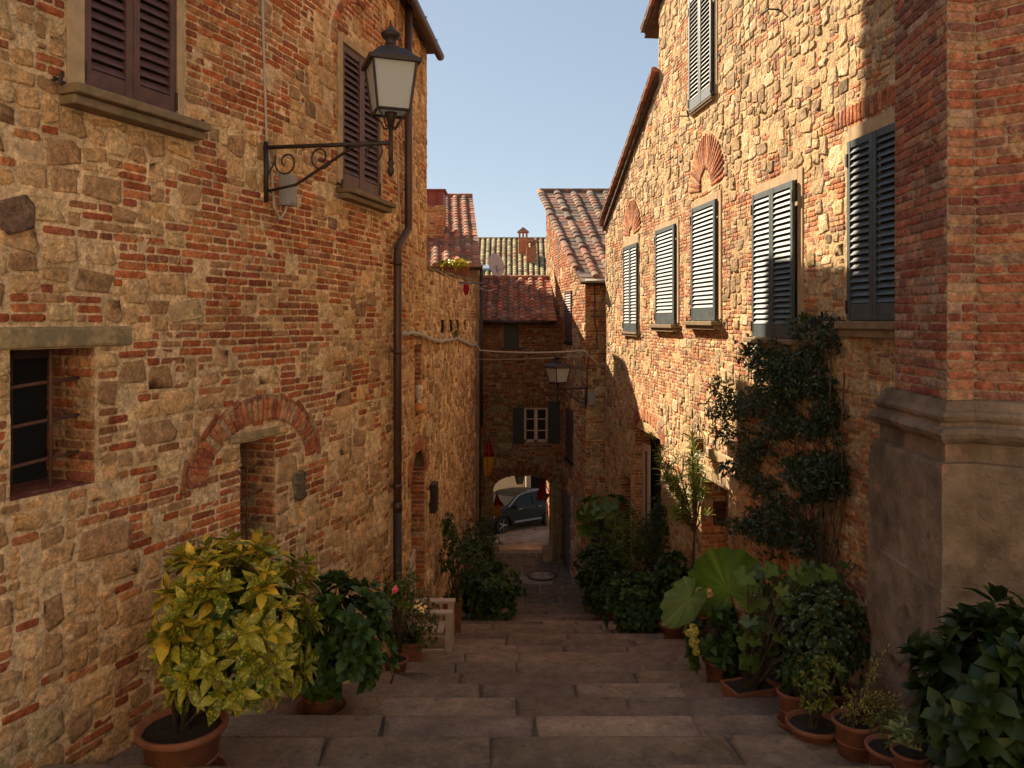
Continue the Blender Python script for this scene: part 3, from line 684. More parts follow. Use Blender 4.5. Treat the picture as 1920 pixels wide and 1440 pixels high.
# end return wall
ew = Wall([(RX(20.3),20.3),(5.5,20.65)], -1)
mb = MB(); mb.hex([RW.at(RW.L-.06,-8,-.6),RW.at(RW.L,-8,-.6),RW.at(RW.L,-8,-.02),RW.at(RW.L-.06,-8,-.02),RW.at(RW.L-.06,2.3,-.6),RW.at(RW.L,2.3,-.6),RW.at(RW.L,2.3,-.02),RW.at(RW.L-.06,2.3,-.02)])
mb.hex([RW.at(sj-.06,4.0,-.6),RW.at(sj,4.0,-.6),RW.at(sj,4.0,-.02),RW.at(sj-.06,4.0,-.02),RW.at(sj-.06,5.9,-.6),RW.at(sj,5.9,-.6),RW.at(sj,5.9,-.02),RW.at(sj-.06,5.9,-.02)])
mb.build('end_wall', M['plain_masonry'], gab)
# two roof slabs with tile verges
TIL = np.array([(.36,.15,.09),(.30,.14,.09),(.40,.20,.12),(.26,.15,.10),(.34,.22,.14),(.22,.15,.11)])
def verge(sa, sb, name):
    mb = MB(); n = int(abs(sb-sa)/.34); za = float(topR(sa)); 
    for k in range(n+1):
        a = sa+(sb-sa)*k/(n+1); b = sa+(sb-sa)*(k+1.12)/(n+1)
        ta = ROOFZ(a); tb = ROOFZ(b)
        c = tuple(TIL[random.randrange(6)]); P = []
        for (s_, z_, dz_) in ((a,ta,.0),(b,tb,.0)):
            pass
        lift = .05
        P = [RW.at(a,ta+.02,-.25),RW.at(b,tb+.02+lift,-.25),RW.at(b,tb+.02+lift,.17),RW.at(a,ta+.02,.17),
             RW.at(a,ta+.085,-.25),RW.at(b,tb+.085+lift,-.25),RW.at(b,tb+.085+lift,.17),RW.at(a,ta+.085,.17)]
        mb.hex(P, c)
        A = RW.at(a,ta+.10,.10); B = RW.at(b,tb+.08+lift,.10); mb.tube([A,B], [.085,.07], 8, c)
    mb.hex([RW.at(sa,ROOFZ(sa)-.09,-6.9),RW.at(sb,ROOFZ(sb)-.09,-6.9),RW.at(sb,ROOFZ(sb)-.09,.09),RW.at(sa,ROOFZ(sa)-.09,.09),
            RW.at(sa,ROOFZ(sa)+.015,-6.9),RW.at(sb,ROOFZ(sb)+.015,-6.9),RW.at(sb,ROOFZ(sb)+.015,.09),RW.at(sa,ROOFZ(sa)+.015,.09)], (.10,.06,.04))
    return mb.build(name, M['tile'], gab)
def ROOFZ(s_):
    D = 6.4+s_*(20.3-6.4)/RW.L; return 2.50+(20.3-D)*(4.77-2.50)/(20.3-15.7)
verge(RW.L+.25, sj+.01, 'roof')
_low = ROOFZ
def ROOFZ(s_):
    D = 6.4+s_*(20.3-6.4)/RW.L; return 6.04+.42*(16.1-D)
verge(sj+.75, 0.0, 'roof')
# windows
window(RW, gab, wA[0], wA[1], wA[2], wA[3], 'shut_green', 2, .02, (.05,.05,.16), (.1,.08,.10,.10))
window(RW, gab, wB[0], wB[1], wB[2], wB[3], 'shut_green', 1, .03, (.12,.05,.10), (.12,.1,.14,.16))
window(RW, gab, wC[0], wC[1], wC[2], wC[3], 'shut_green', 1, .03, (.13,.05,.12), (.14,.1,.14,.18))
window(RW, gab, wD[0], wD[1], wD[2], wD[3], 'shut_green', 2, .05, (.13,.04,.13), (.12,.12,.14,.16))
window(RW, gab, wE[0], wE[1], wE[2], wE[3], 'shut_green', 2, .03, (.13,.06,.15), (.25,.10,.17,.16))
window(RW, gab, wU[0], wU[1], wU[2], wU[3], 'shut_green', 2, .04, (.12,.03,.1), (.0,.0,.07,.07))
for (p, y) in ((1462,18),(1290,218)):
    mb = MB(); t_ = rs(p); z = zt(p, y); mb.tube([RW.at(t_,z,0),RW.at(t_,z,.16),RW.at(t_+.22,z+.02,.16)], .012, 6); mb.build('wall_tie', M['iron'], gab)
# doorway lintels, fittings
for (a,b,c,d) in lin[1:]:
    mb = MB(); RW.box(mb, a, b, c+.003, d-.003, -.3, .03); mb.build('lintel', M['surround'], gab, bevel=.015)
mb = MB(); RW.box(mb, dA[0], dA[1], -7.3, dAz, -.40, -.35, m=0); RW.box(mb, dC[0], dC[1], -7.3, dCz, -.40, -.35); fA = mb.build('doorway', M['black'], gab)
mb = MB(); e = dA[1]
for (s0_, s1_, z0_, z1_) in ((dA[1]-.13,dA[1]-.02,-6.8,dAz-.35),(dA[1]-.50,dA[1]-.44,-6.8,dAz-.35),(dA[1]-.44,dA[1]-.13,dAz-.5,dAz-.35),(dA[1]-.44,dA[1]-.13,-5.0,-4.9)):
    RW.box(mb, s0_, s1_, z0_, z1_, -.22, -.16)
RW.box(mb, dA[1]-.44, dA[1]-.13, -6.8, dAz-.5, -.21, -.20, m=1)
mb.build('door_frame', [M['white_wood'], M['pane']], fA)
# ================================================================== RIGHT FOREGROUND: brick pier on a stone plinth
pier = thing('brick_pier', 'massive brick pier on a moulded grey stone plinth at the right edge', 'pier', (3.6, 6, -3.3))
def sweep(mb, poly, prof, col=None):
    """moulding: profile (offset outwards, z) carried along an open plan line, outside on the right of travel"""
    P0 = [Vector((x, y)) for x, y in poly]; P = [P0[0]]
    for a_, b_ in zip(P0[:-1], P0[1:]):
        k_ = max(1, int((b_-a_).length/.09)); P += [a_.lerp(b_, t/k_) for t in range(1, k_+1)]
    pr = [prof[0]]
    for a_, b_ in zip(prof[:-1], prof[1:]):
        k_ = max(1, int(abs(b_[1]-a_[1])/.09)); pr += [(a_[0]+(b_[0]-a_[0])*t/k_, a_[1]+(b_[1]-a_[1])*t/k_) for t in range(1, k_+1)]
    prof = pr; V = []; n = len(prof)
    for i, p in enumerate(P):
        d0 = (P[i]-P[i-1]).normalized() if i else (P[1]-P[0]).normalized(); d1 = (P[i+1]-P[i]).normalized() if i < len(P)-1 else d0
        n0 = Vector((d0.y,-d0.x)); n1 = Vector((d1.y,-d1.x)); m_ = (n0+n1); m_.normalize(); k = 1/max(.35, m_.dot(n0))
        for (o, z) in prof:
            o += .014*(float(fbm(p.x*9+p.y*9, z*9, 3))-.5)-.03*max(0, float(fbm(p.x*3.5+p.y*4, z*4, 8))-.62)/.2; V.append((p.x+m_.x*o*k, p.y+m_.y*o*k, z+.012*(float(fbm(p.x*6+p.y*7, z*5, 13))-.5)))
    Fs = [(i*n+j,(i+1)*n+j,(i+1)*n+j+1,i*n+j+1) for i in range(len(P)-1) for j in range(n-1)]
    mb.add(V, Fs, col)
BASE = [(3.30,6.70),(2.985,6.60),(2.94,5.40),(3.20,5.44),(3.44,5.24),(5.2,5.10)]
SHAF = [(3.45,6.50),(3.13,6.45),(3.045,5.52),(3.26,5.56),(3.51,5.36),(5.2,5.22)]
mb = MB(); sweep(mb, BASE, [(0,-4.2),(0,-2.62),(.012,-2.60),(.012,-1.86),(0,-1.84),(0,-1.02),(-.01,-.99),(-.06,-.985),(-.06,-.86),(-.03,-.85),(.0,-.82),(.015,-.785),(.0,-.75),(-.035,-.735),(-.04,-.715),(-.02,-.69),(-.015,-.665),(-.03,-.64),(-.06,-.63),(-.07,-.60),(-.085,-.565),(-.13,-.555)])
mb.build('plinth', M['base_stone'], pier, smooth=False)
eb = EB()
for i in range(len(SHAF)-1):
    w = Wall([SHAF[i], SHAF[i+1]], 1); sheet(eb, w, 0, w.L, -.58, 6.5, cell=.12, amp=.003, seed=80+i, col=(.38,.28,.19))
    masonry(eb, w, 0, w.L, -.56, 6.5, 1.0, seed=90+i, cs=w.L/max(2,round(w.L/.062)), ch=.068, joint=.011, dz=(.007,.01), wob=.008, bcol=BR*np.array((.80,.78,.95)))
eb.build('shaft', M['masonry'], pier)
mb = MB(); solid(mb, [(3.35,6.42),(3.20,6.35),(3.15,5.66),(3.30,5.66),(3.58,5.46),(5.1,5.33),(5.1,6.42)], -4.2, 6.5); mb.build('core', M['plain_masonry'], pier)

# ================================================================== roofs of tiles
def tile_roof(name, E0, E1, R0_, R1_, parent, pitch=.33, row=.34, seed=1, tint=(1,1,1), thick=.10, cover=1.0, moss=0.0):
    rnd = random.Random(seed); E0, E1, R0_, R1_ = map(Vector, (E0, E1, R0_, R1_)); mb = MB()
    nc = max(1, round((E1-E0).length/pitch)); nr = max(1, round(((R0_-E0).length)/row))
    N_ = (E1-E0).cross(R0_-E0).normalized()
    if N_.z < 0: N_ = -N_
    at = lambda u, v, h=0: (E0*(1-u)+E1*u)*(1-v)+(R0_*(1-u)+R1_*u)*v+N_*h
    tint = np.array(tint)
    for i in range(nc):
        for j in range(nr):
            u0, u1 = i/nc, (i+1)/nc; v0, v1 = j/nr-.02, (j+1)/nr+.02; c = TIL[rnd.randrange(6)]*rnd.uniform(.75,1.2)*tint
            if rnd.random() < moss: c = np.array((.12,.10,.06))*rnd.uniform(.6,1.1)
            jt = rnd.uniform(-.006,.006)
            P = [at(u0,v0,.02+jt),at(u1,v0,.02+jt),at(u1,v1,.0),at(u0,v1,.0),at(u0,v0,.05+jt),at(u1,v0,.05+jt),at(u1,v1,.02),at(u0,v1,.02)]
            mb.hex(P, tuple(c))
            if rnd.random() < cover:
                c = TIL[rnd.randrange(6)]*rnd.uniform(.75,1.25)*tint
                if rnd.random() < moss: c = np.array((.46,.38,.20))*rnd.uniform(.6,1.2)
                V = []; K = 6; wv = [.105/pitch/nc*1.0*(pitch), .08/pitch/nc*pitch]; W_ = (E1-E0).length
                for (v, rr, hh) in ((v0-.0, .10, .055+jt), (v1, .078, .03)):
                    for k in range(K+1):
                        a = math.pi*k/K; V.append(at(u0+math.cos(a)*rr/W_, v, hh+math.sin(a)*rr*.85))
                n0 = len(V); Fs = [(k, k+1, K+1+k+1, K+1+k) for k in range(K)]+[tuple(range(K+1))]
                mb.add(V, Fs, tuple(c))
    P = [at(0,0,-thick),at(1,0,-thick),at(1,1,-thick),at(0,1,-thick),at(0,0,.015),at(1,0,.015),at(1,1,-.005),at(0,1,-.005)]
    mb.hex(P, (.07,.045,.03))
    rp = [at(k/12,1,.05) for k in range(13)]                # ridge tiles
    for k in range(12): mb.tube([rp[k], rp[k+1]+N_*.01], [.10,.085], 8, tuple(TIL[rnd.randrange(6)]*tint))
    return mb.build(name, M['tile'], parent)
# ---- corner house beyond the gable house (brick front towards the steps, shaded side towards the lane)
ch_ = thing('corner_house', 'narrow brick house with a steep tiled roof beyond the right wall', 'house', (2.2, 22, -7.2))
CS = Wall([(1.94,20.8),(1.52,23.7),(1.25,28.7)], -1); CFw = Wall([(1.94,20.8),(3.6,20.8)], 1)
topC = lambda S: 1.02+.44*(CS.xy(S)[1]-20.8)
cw = lambda p: CS.px(p)
HC = [(cw(1072),cw(1062),zt_,zb_) for zt_, zb_ in ((0,0),)]
def cz(p, y): return (600-y)/F*float(CS.xy(cw(p))[1])
hc = [tuple(sorted((cw(1073),cw(1061))))+(cz(1066,640),cz(1066,545)), tuple(sorted((cw(1075),cw(1063))))+(cz(1069,862),cz(1069,768))]
eb = EB()
sheet(eb, CS, 0, CS.L, -7.4, 4.9, rects(hc), [v for h in hc for v in h[:2]], [v for h in hc for v in h[2:]], cell=.16, seed=101, topf=topC, amp=.015)
masonry(eb, CS, 0, CS.L, -7.3, 4.9, lambda S, Z: np.clip(.25+.6*(fbm(S*.9,Z*.8,9) > .48)+.5*(Z > 1.5)*(S < 5), 0, .95), rects(hc,.02), seed=102, topf=topC, cs=.055, ch=.08, dz=(.012,.03))
sheet(eb, CFw, 0, CFw.L, -7.4, 1.1, cell=.2, seed=103)
masonry(eb, CFw, 0, CFw.L, -7.3, 1.1, lambda S, Z: np.clip(.9*(Z > -1.2)+.45*(fbm(S*2,Z*1.2,4) > .5)+.1, 0, .97), seed=104, cs=.05, ch=.075, dz=(.010,.022))
eb.build('wall', M['masonry'], ch_)
mb = MB(); solid(mb, [(2.1,21.0),(3.6,21.0),(4.6,28.6),(1.75,28.6),(1.85,23.7)], -7.4, .9)
mb.hex([(2.1,21.0,.9),(3.6,21.0,.9),(4.6,28.6,.9),(1.72,28.6,.9),(2.1,21.0,1.0),(3.6,21.0,1.0),(4.6,28.6,4.3),(1.72,28.6,4.3)])
mb.build('rear_walls', M['plain_masonry'], ch_)
tile_roof('roof', (1.80,20.55,1.02), (4.3,20.55,1.02), (1.02,28.8,4.66), (4.6,28.8,4.66), ch_, seed=5, pitch=.42, tint=(.85,.95,1.05), cover=.75)
mb = MB(); mb.tube([(1.90,20.45,.98),(4.2,20.45,.98)], .07, 10); mb.build('gutter', M['iron'], ch_, smooth=True)
for i, h in enumerate(hc):
    a, b, z0, z1 = h; mb = MB(); CS.box(mb, a-.05, b+.05, z0-.05, z1+.05, -.12, -.08); CS.box(mb, a-.08,b+.08,z0-.1,z0,-.1,.05)
    f = mb.build('window', M['black'], ch_)
    leaf(CS, a+.01, b-.01, z0+.01, z1-.01, .01, M['shut_brown'], f, bottom=.06, st=.05)
mb = MB(); a = cw(1050); b = cw(1046); z0, z1 = sorted((cz(1048,488), cz(1048,440))); CS.box(mb, min(a,b), max(a,b), z0, z1, -.05, .012); mb.build('attic_opening', M['black'], ch_)
mb = MB(); a, b = sorted((cw(1070), cw(1057))); CS.box(mb, a, b, ZL, cz(1064,925), -.02, .03); CS.box(mb, a+.06, b-.06, ZL+.15, cz(1064,925)-.1, .0, .045); mb.build('door', mat('blue_grey_door', (.13,.13,.16), .6), ch_)
mb = MB(); fx = 1115; X_ = (fx-960)/F*20.75
mb.tube([(X_,20.72,.95),(X_,20.72,.25),(X_-.0,20.72,-.1),(X_+.06,20.72,-.25),(X_+.05,20.72,-.75),(X_-.12,20.72,-.78),(X_-.20,20.72,-1.3),(X_-.20,20.72,-2.2)], .016, 6)
mb.build('thin_pipe', M['copper'], ch_, smooth=True)
# ---- unseen house added behind the viewpoint to bounce sunlight into the lane
hb = thing('bounce_house', 'added unseen pale plastered house with shutters behind the viewpoint, bouncing sunlight down the steps', 'house', (1, -10.5, gz(0)))
PLS = mat('pale_plaster', (.76,.62,.43), .9, var=.06, vscale=2, bump=.2)
mb = MB(); mb.box((1,-12,3.2), (30,4,9.8)); mb.build('wall', PLS, hb)
tile_roof('roof', (-14.5,-9.4,8.0), (16.5,-9.4,8.0), (-14.5,-12.5,9.3), (16.5,-12.5,9.3), hb, seed=31)
BWl = Wall([(15.5,-10),(-13.5,-10)], -1) if False else Wall([(-13.5,-10),(15.5,-10)], -1)
for k in range(8):
    for z_ in (1.0, 4.6):
        s_ = 2.0+k*3.6; mb = MB(); BWl.box(mb, s_-.1, s_+1.2, z_-.1, z_+1.8, -.02, .03); f = mb.build('window', M['surround'], hb)
        leaf(BWl, s_, s_+.54, z_, z_+1.7, .04, M['shut_green'], f); leaf(BWl, s_+.56, s_+1.1, z_, z_+1.7, .04, M['shut_green'], f)
mb = MB(); BWl.box(mb, 14.2, 15.5, gz(0), gz(0)+2.3, .0, .06); mb.build('door', M['shut_brown'], hb)
# ---- arch house closing the lane
ah = thing('arch_house', 'brick house, colours darkened for its shade, built over an arched passage at the foot of the steps', 'house', (0, 24.5, -7.25))
AF = Wall([(-2.2,23.7),(1.56,23.7)], 1)
ax = lambda p: (p-960)/F*23.7+2.2
az = lambda y: (600-y)/F*23.7
hw = (ax(983),ax(1027),az(829),az(765)); hu = (ax(944),ax(973),az(652),az(609)); arx0, arx1 = ax(925), ax(1036); arc_c = (arx0+arx1)/2; arc_h = (arx1-arx0)/2
def arch_in(S, Z, g=0.0):
    x_ = np.abs(S-arc_c)/(arc_h+g); zt2 = az(920)+(az(892)-az(920)+g)*np.sqrt(np.clip(1-x_**2.6, 0, 1)); return (x_ < 1) & (Z < zt2)
eb = EB(); rec = rects([hw,hu]); recg = rects([(hw[0],hw[1],hw[2]-.08,hw[3]+.2),hu], .02)
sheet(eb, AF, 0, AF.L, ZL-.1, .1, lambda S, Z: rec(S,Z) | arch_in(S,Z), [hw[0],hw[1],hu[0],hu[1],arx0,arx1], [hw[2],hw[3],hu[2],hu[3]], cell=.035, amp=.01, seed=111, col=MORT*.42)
masonry(eb, AF, 0, AF.L, ZL, .1, lambda S, Z: np.clip(.95*(Z > -2.4)+.35*(Z <= -2.4), 0, .97), lambda S, Z: recg(S,Z) | arch_in(S,Z,.24), seed=112, cs=.05, ch=.07, dz=(.008,.02), bcol=BR*.5, scol=ST*.42)  # brick, stone and mortar darkened: the facade's shade is in the colour
for k in range(19):
    t_ = -1+2*(k+.5)/19; S_ = arc_c+t_*(arc_h+.03); z_ = az(920)+(az(892)-az(920)+.02)*(max(0,1-abs(t_*.97)**2.6))**.5
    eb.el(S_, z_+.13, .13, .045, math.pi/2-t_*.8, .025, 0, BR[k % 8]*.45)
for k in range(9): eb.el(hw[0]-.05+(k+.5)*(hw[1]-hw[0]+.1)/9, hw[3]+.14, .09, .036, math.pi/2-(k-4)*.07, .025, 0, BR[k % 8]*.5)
eb.flush(wallmap(AF), 5)
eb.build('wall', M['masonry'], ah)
mb = MB()
mb.box((-1.9,24.4,-3.7),(2*(1.9-.60),1.1,7.3)); mb.box((1.24+.45,24.4,-3.7),(.9,1.1,7.3)); mb.box((0.1,24.4,-2.3),(3.4,1.08,4.45)); mb.box((.1,26.1,-2.2),(3.4,2.3,4.4))
mb.build('rear_walls', M['plain_masonry'], ah)
mb = MB(); mb.box((1.20,24.35,-6.0),(.05,1.25,3.0)); mb.box((1.05,23.9,ZL+.18),(.25,.5,.36)); mb.build('passage_side', M['surround'], ah)
tile_roof('roof', (-1.75,23.35,-.03), (1.32,23.35,-.03), (-1.75,27.6,1.42), (1.32,27.6,1.42), ah, seed=8, pitch=.335, tint=(1.05,.88,.85))
mb = MB(); mb.tube([(-1.7,23.28,-.06),(1.28,23.28,-.06)], .06, 8); mb.tube([(-.99,23.5,-.1),(-.99,23.5,ZL)], .06, 8); mb.build('rain_pipe', M['iron'], ah, smooth=True)
mb = MB(); a,b,z0,z1 = hw
AF.box(mb, a, b, z0, z1, -.12, -.11, m=1)
for (p,q,r_,t_) in ((a,a+.06,z0,z1),(b-.06,b,z0,z1),((a+b)/2-.05,(a+b)/2+.05,z0,z1),(a,b,z0,z0+.07),(a,b,z1-.05,z1)): AF.box(mb, p, q, r_, t_, -.11, -.05+.001*(r_ == z0))
for k in (1,2): AF.box(mb, a, b, z0+(z1-z0)*k/3-.012, z0+(z1-z0)*k/3+.012, -.11, -.07)
f = mb.build('window', [M['white_wood'], M['pane']], ah)
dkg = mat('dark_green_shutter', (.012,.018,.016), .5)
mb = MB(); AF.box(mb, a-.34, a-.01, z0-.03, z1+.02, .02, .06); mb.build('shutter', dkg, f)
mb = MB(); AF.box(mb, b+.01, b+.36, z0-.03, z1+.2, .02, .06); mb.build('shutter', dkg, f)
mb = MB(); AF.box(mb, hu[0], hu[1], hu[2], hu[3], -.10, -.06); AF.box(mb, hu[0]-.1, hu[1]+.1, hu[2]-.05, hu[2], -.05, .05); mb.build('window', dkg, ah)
# ---- roofs behind: the building across the square
gh = thing('cream_building', 'cream plastered building with a mossy tiled roof across the square, behind the arch house', 'building', (0, 38, -9))
tile_roof('roof', (-3.9,38.0,1.90), (3.9,38.0,1.90), (-4.4,45.8,4.66), (4.4,45.8,4.66), gh, seed=9, pitch=.27, tint=(.9,.9,.8), moss=.75)
def chimney(c, w_, h, parent):
    mb = MB(); x, y, z = c; r_ = tuple(BR[0]); d_ = tuple(BR[3])
    mb.box((x,y,z+h*.35),(w_,w_,h*.7), col=r_)
    for sx in (-1,1):
        for sy in (-1,1): mb.box((x+sx*w_*.38,y+sy*w_*.38,z+h*.79),(w_*.2,w_*.2,h*.18), col=r_)
    mb.box((x,y,z+h*.78),(w_*.18,w_*.9,h*.16), col=d_)
    mb.box((x,y,z+h*.89),(w_*1.25,w_*1.25,h*.03), col=r_)
    mb.add([(x-w_*.6,y-w_*.6,z+h*.905),(x+w_*.6,y-w_*.6,z+h*.905),(x+w_*.6,y+w_*.6,z+h*.905),(x-w_*.6,y+w_*.6,z+h*.905),(x,y,z+h*1.08)], [(0,1,4),(1,2,4),(2,3,4),(3,0,4),(3,2,1,0)], r_)
    return mb.build('chimney', M['masonry'], parent)
chimney((.60,42.6,3.35), .50, 1.55, gh); chimney((1.0,41.0,2.75), .50, 1.45, gh)
mb = MB(); mb.box((-1.25,39.6,2.62),(.40,.6,.12), tilt=('X',.34)); mb.build('skylight', mat('skylight_glass', (.35,.42,.5), .1), gh)
lh = thing('tiled_house', 'house with an orange tiled roof and square brick chimney beyond the terrace', 'house', (-2.5, 25, -7))
mb = MB(); solid(mb, [(-.93,22.4),(-1.45,29.3),(-5.5,29.3),(-5.5,22.4)], -7.3, 1.5)
mb.add([(-.93,22.4,1.5),(-1.45,29.3,1.5),(-5.5,29.3,1.5),(-5.5,22.4,1.5),(-.93,22.4,1.48),(-1.45,29.3,4.3),(-5.5,29.3,4.3),(-5.5,22.4,1.48)], [(0,1,5,4),(1,2,6,5),(4,5,6,7)])
mb.build('wall', M['plain_masonry'], lh)
tile_roof('roof', (-3.4,22.0,1.52), (-.86,22.0,1.52), (-4.1,29.6,4.60), (-1.48,29.6,4.60), lh, seed=12, pitch=.33, tint=(1.1,.95,.9))
mb = MB(); mb.tube([(-3.4,21.93,1.46),(-.82,21.93,1.46)], .07, 8); mb.tube([(-.86,22.1,1.4),(-.86,22.1,-3)], .045, 8); mb.build('gutter', M['iron'], lh, smooth=True)
eb = EB(); cwl = [Wall([(-3.1,24.4),(-2.12,24.4)],1), Wall([(-2.12,24.4),(-2.12,25.4)],1)]
for i, w in enumerate(cwl): sheet(eb, w, 0, w.L, 2.05, 3.55, cell=.2); masonry(eb, w, 0, w.L, 2.05, 3.55, 1, seed=i+200, cs=w.L/round(w.L/.06), ch=.075, wob=0, bcol=BR*np.array((1.2,1.2,1.1)))
f = eb.build('chimney', M['masonry'], lh)
mb = MB(); mb.box((-2.61,24.9,3.78),(.98,.98,.44)); mb.box((-2.61,24.9,4.02),(1.12,1.12,.05)); mb.box((-2.35,24.39,3.78),(.03,.03,.42))
mb.box((-2.61,24.9,2.8),(.95,.95,1.5)); mb.build('cowl', mat('red_painted_sheet', (.23,.045,.03), .55), f)
# ---- square beyond the arch
CR = mat('cream_plaster', (.80,.56,.28), .9, var=.08, vscale=2, bump=.2)
mb = MB(); mb.box((-6.8,38.8,-4),(14.9,1,11.7)); mb.box((5.0,38.8,-4),(6.4,1,11.7)); mb.box((1.25,38.8,-1.6),(1.1,.99,6.9)); mb.box((0,42.5,-3),(8,6.2,9.6)); mb.build('wall', CR, gh)
mb = MB(); mb.box((.80,38.22,-5),(.22,.2,8)); mb.build('corner_strip', M['surround'], gh)
mb = MB(); mb.box((1.35,38.9,-6.6),(1.02,.1,5.2)); mb.build('doorway', M['black'], gh)
# ================================================================== OBJECTS
def IP(px, py, D): return Vector(((px-960)/F*D, D, (600-py)/F*D))
def gpos(px, D): return Vector(((px-960)/F*D, D, gz(D)))
def spiral(c, u, v, r0, r1, turns, a0, n=26):
    return [c+(u*math.cos(a0+turns*2*math.pi*t/n)+v*math.sin(a0+turns*2*math.pi*t/n))*(r0+(r1-r0)*t/n) for t in range(n+1)]
def lantern_head(name, c, wt, wb, zt_, zb_, yaw, parent, finial=True, roofm='iron'):
    """square tapering lantern: c (x, y); glass from zb_ to zt_"""
    M3 = Matrix.Rotation(yaw, 3, 'Z'); cn = [(-1,-1),(1,-1),(1,1),(-1,1)]
    pt = lambda k, w_, z: Vector((c[0],c[1],z))+M3 @ Vector((cn[k][0]*w_/2, cn[k][1]*w_/2, 0))
    mb = MB()
    for k in range(4):
        mb.tube([pt(k,wb,zb_-.01), pt(k,wt,zt_+.01)], .012, 6)
        mb.tube([pt(k,wb,zb_), pt((k+1) % 4,wb,zb_)], .014, 6)
    h = zt_-zb_
    V = [pt(k,wt*1.18,zt_-.005) for k in range(4)]+[pt(k,wt*1.18,zt_+.03) for k in range(4)]; mb.hex(V)
    V = [pt(k,wt*1.10,zt_+.03) for k in range(4)]+[pt(k,wt*.55,zt_+h*.33) for k in range(4)]; mb.hex(V)
    fr = mb.build('frame', M['iron'], parent)
    mb = MB()
    for k in range(4):
        A = [pt(k,wb*.97,zb_+.01), pt((k+1) % 4,wb*.97,zb_+.01), pt((k+1) % 4,wt*.97,zt_), pt(k,wt*.97,zt_)]
        ce = Vector((c[0],c[1],0)); B = [Vector((p.x+(ce.x-p.x)*.03, p.y+(ce.y-p.y)*.03, p.z)) for p in A]; mb.hex(B+A)
    mb.build('glass', M['frosted'], fr)
    if finial:
        z = zt_+h*.33; r = wt*.2
        mb = MB(); mb.lathe([(r*1.2,z),(r*1.2,z+.02),(r*.62,z+.03),(r*.60,z+.09),(r*.9,z+.10),(r*1.15,z+.125),(r*1.1,z+.145),(r*.6,z+.17),(r*.25,z+.20),(r*.12,z+.215),(.004,z+.26)], (c[0],c[1],0), 16)
        mb.build('finial', M['iron'], fr, smooth=True)
    return fr
def lamp_on_arm(name, label, A, C, wt, wb, zt_, zb_, yaw, zarm, zlow, group=None, scroll=True, rise=0.0):
    root = thing(name, label, 'street lamp', A, group); A = Vector(A); C3 = Vector((C[0],C[1],zarm)); u = Vector((C[0]-A.x, C[1]-A.y, 0)); Ln = u.length; u.normalize(); v = Vector((0,0,1))
    lantern_head(name, C, wt, wb, zt_, zb_, yaw, root)
    mb = MB(); mb.tube([(C[0],C[1],zlow+.03),(C[0],C[1],zb_-.10)], .020, 8); mb.lathe([(.004,zlow-.03),(.025,zlow),(.032,zlow+.03),(.018,zlow+.06),(.034,zlow+.09),(.022,zlow+.11)], (C[0],C[1],0), 12)
    mb.lathe([(.022,zb_-.12),(.05,zb_-.02),(.055,zb_+.0)], (C[0],C[1],0), 10)
    for k in range(4):
        a = yaw+math.pi/4+k*math.pi/2; d = Vector((math.cos(a),math.sin(a),0)); b0 = Vector((C[0],C[1],zb_-.13))
        mb.tube([b0, b0+d*.07+v*.0, b0+d*.10+v*.06, b0+d*(wb*.68)+v*.125], .008, 5)
    mb.build('stem', M['iron'], root, smooth=True)
    mb = MB(); A0 = Vector((A.x,A.y,zarm+rise)); mb.tube([A0-u*.06, C3], .019, 8)
    mb.tube([A0+v*.05, A0-v*.50], .022, 6); mb.tube([A0-v*.40+u*.02, A0-v*.36+u*Ln*.25, A0-v*.06+u*Ln*.72, C3-v*.0-u*.12], .013, 6)
    if scroll:
        for (t, z_, r0, r1, tn, a0) in ((.17,-.15,.13,.035,1.25,2.6),(.45,-.13,.115,.03,-1.3,-.6),(.86,-.13,.115,.03,-1.25,1.9)):
            mb.tube(spiral(A0+u*Ln*t+v*z_, u, v, r0, r1, tn, a0), .0085, 5)
        mb.tube([A0-v*.40+u*.02, A0-v*.28+u*.0, A0-v*.15+u*(Ln*.17-.13)], .0085, 5)
    mb.build('bracket', M['iron'], root, smooth=True)
    return root
s_l = LW.px(494); pA = LW.at(s_l, 1.60, .03)
lamp_on_arm('street_lamp', 'large black iron lantern with frosted glass on a scrolled bracket near the brown shutters', pA, (-1.035,6.74), .37, .27, 2.17, 1.77, R(20), 1.512, 1.25, rise=.06)
lamp_on_arm('street_lamp', 'small lantern with a pale glass body in front of the dark arch house', IP(1098,728,20.6), IP(1046,728,20.3)[:2], .46, .32, -1.22, -1.60, R(35), -1.78, -2.15)
# lantern under the arch
at_ = thing('arch_lantern', 'old glass lantern hanging under the crown of the arched passage', 'lantern', IP(974,893,24.3))
c = IP(974,900,24.3); lantern_head('x', (c.x,c.y), .26, .13, az(893)-.02, az(893)-.34, R(20), at_, finial=False)
mb = MB(); mb.tube([(c.x,c.y,az(893)+.15),(c.x,c.y,az(893))], .015, 6); mb.build('hanger', M['iron'], at_)
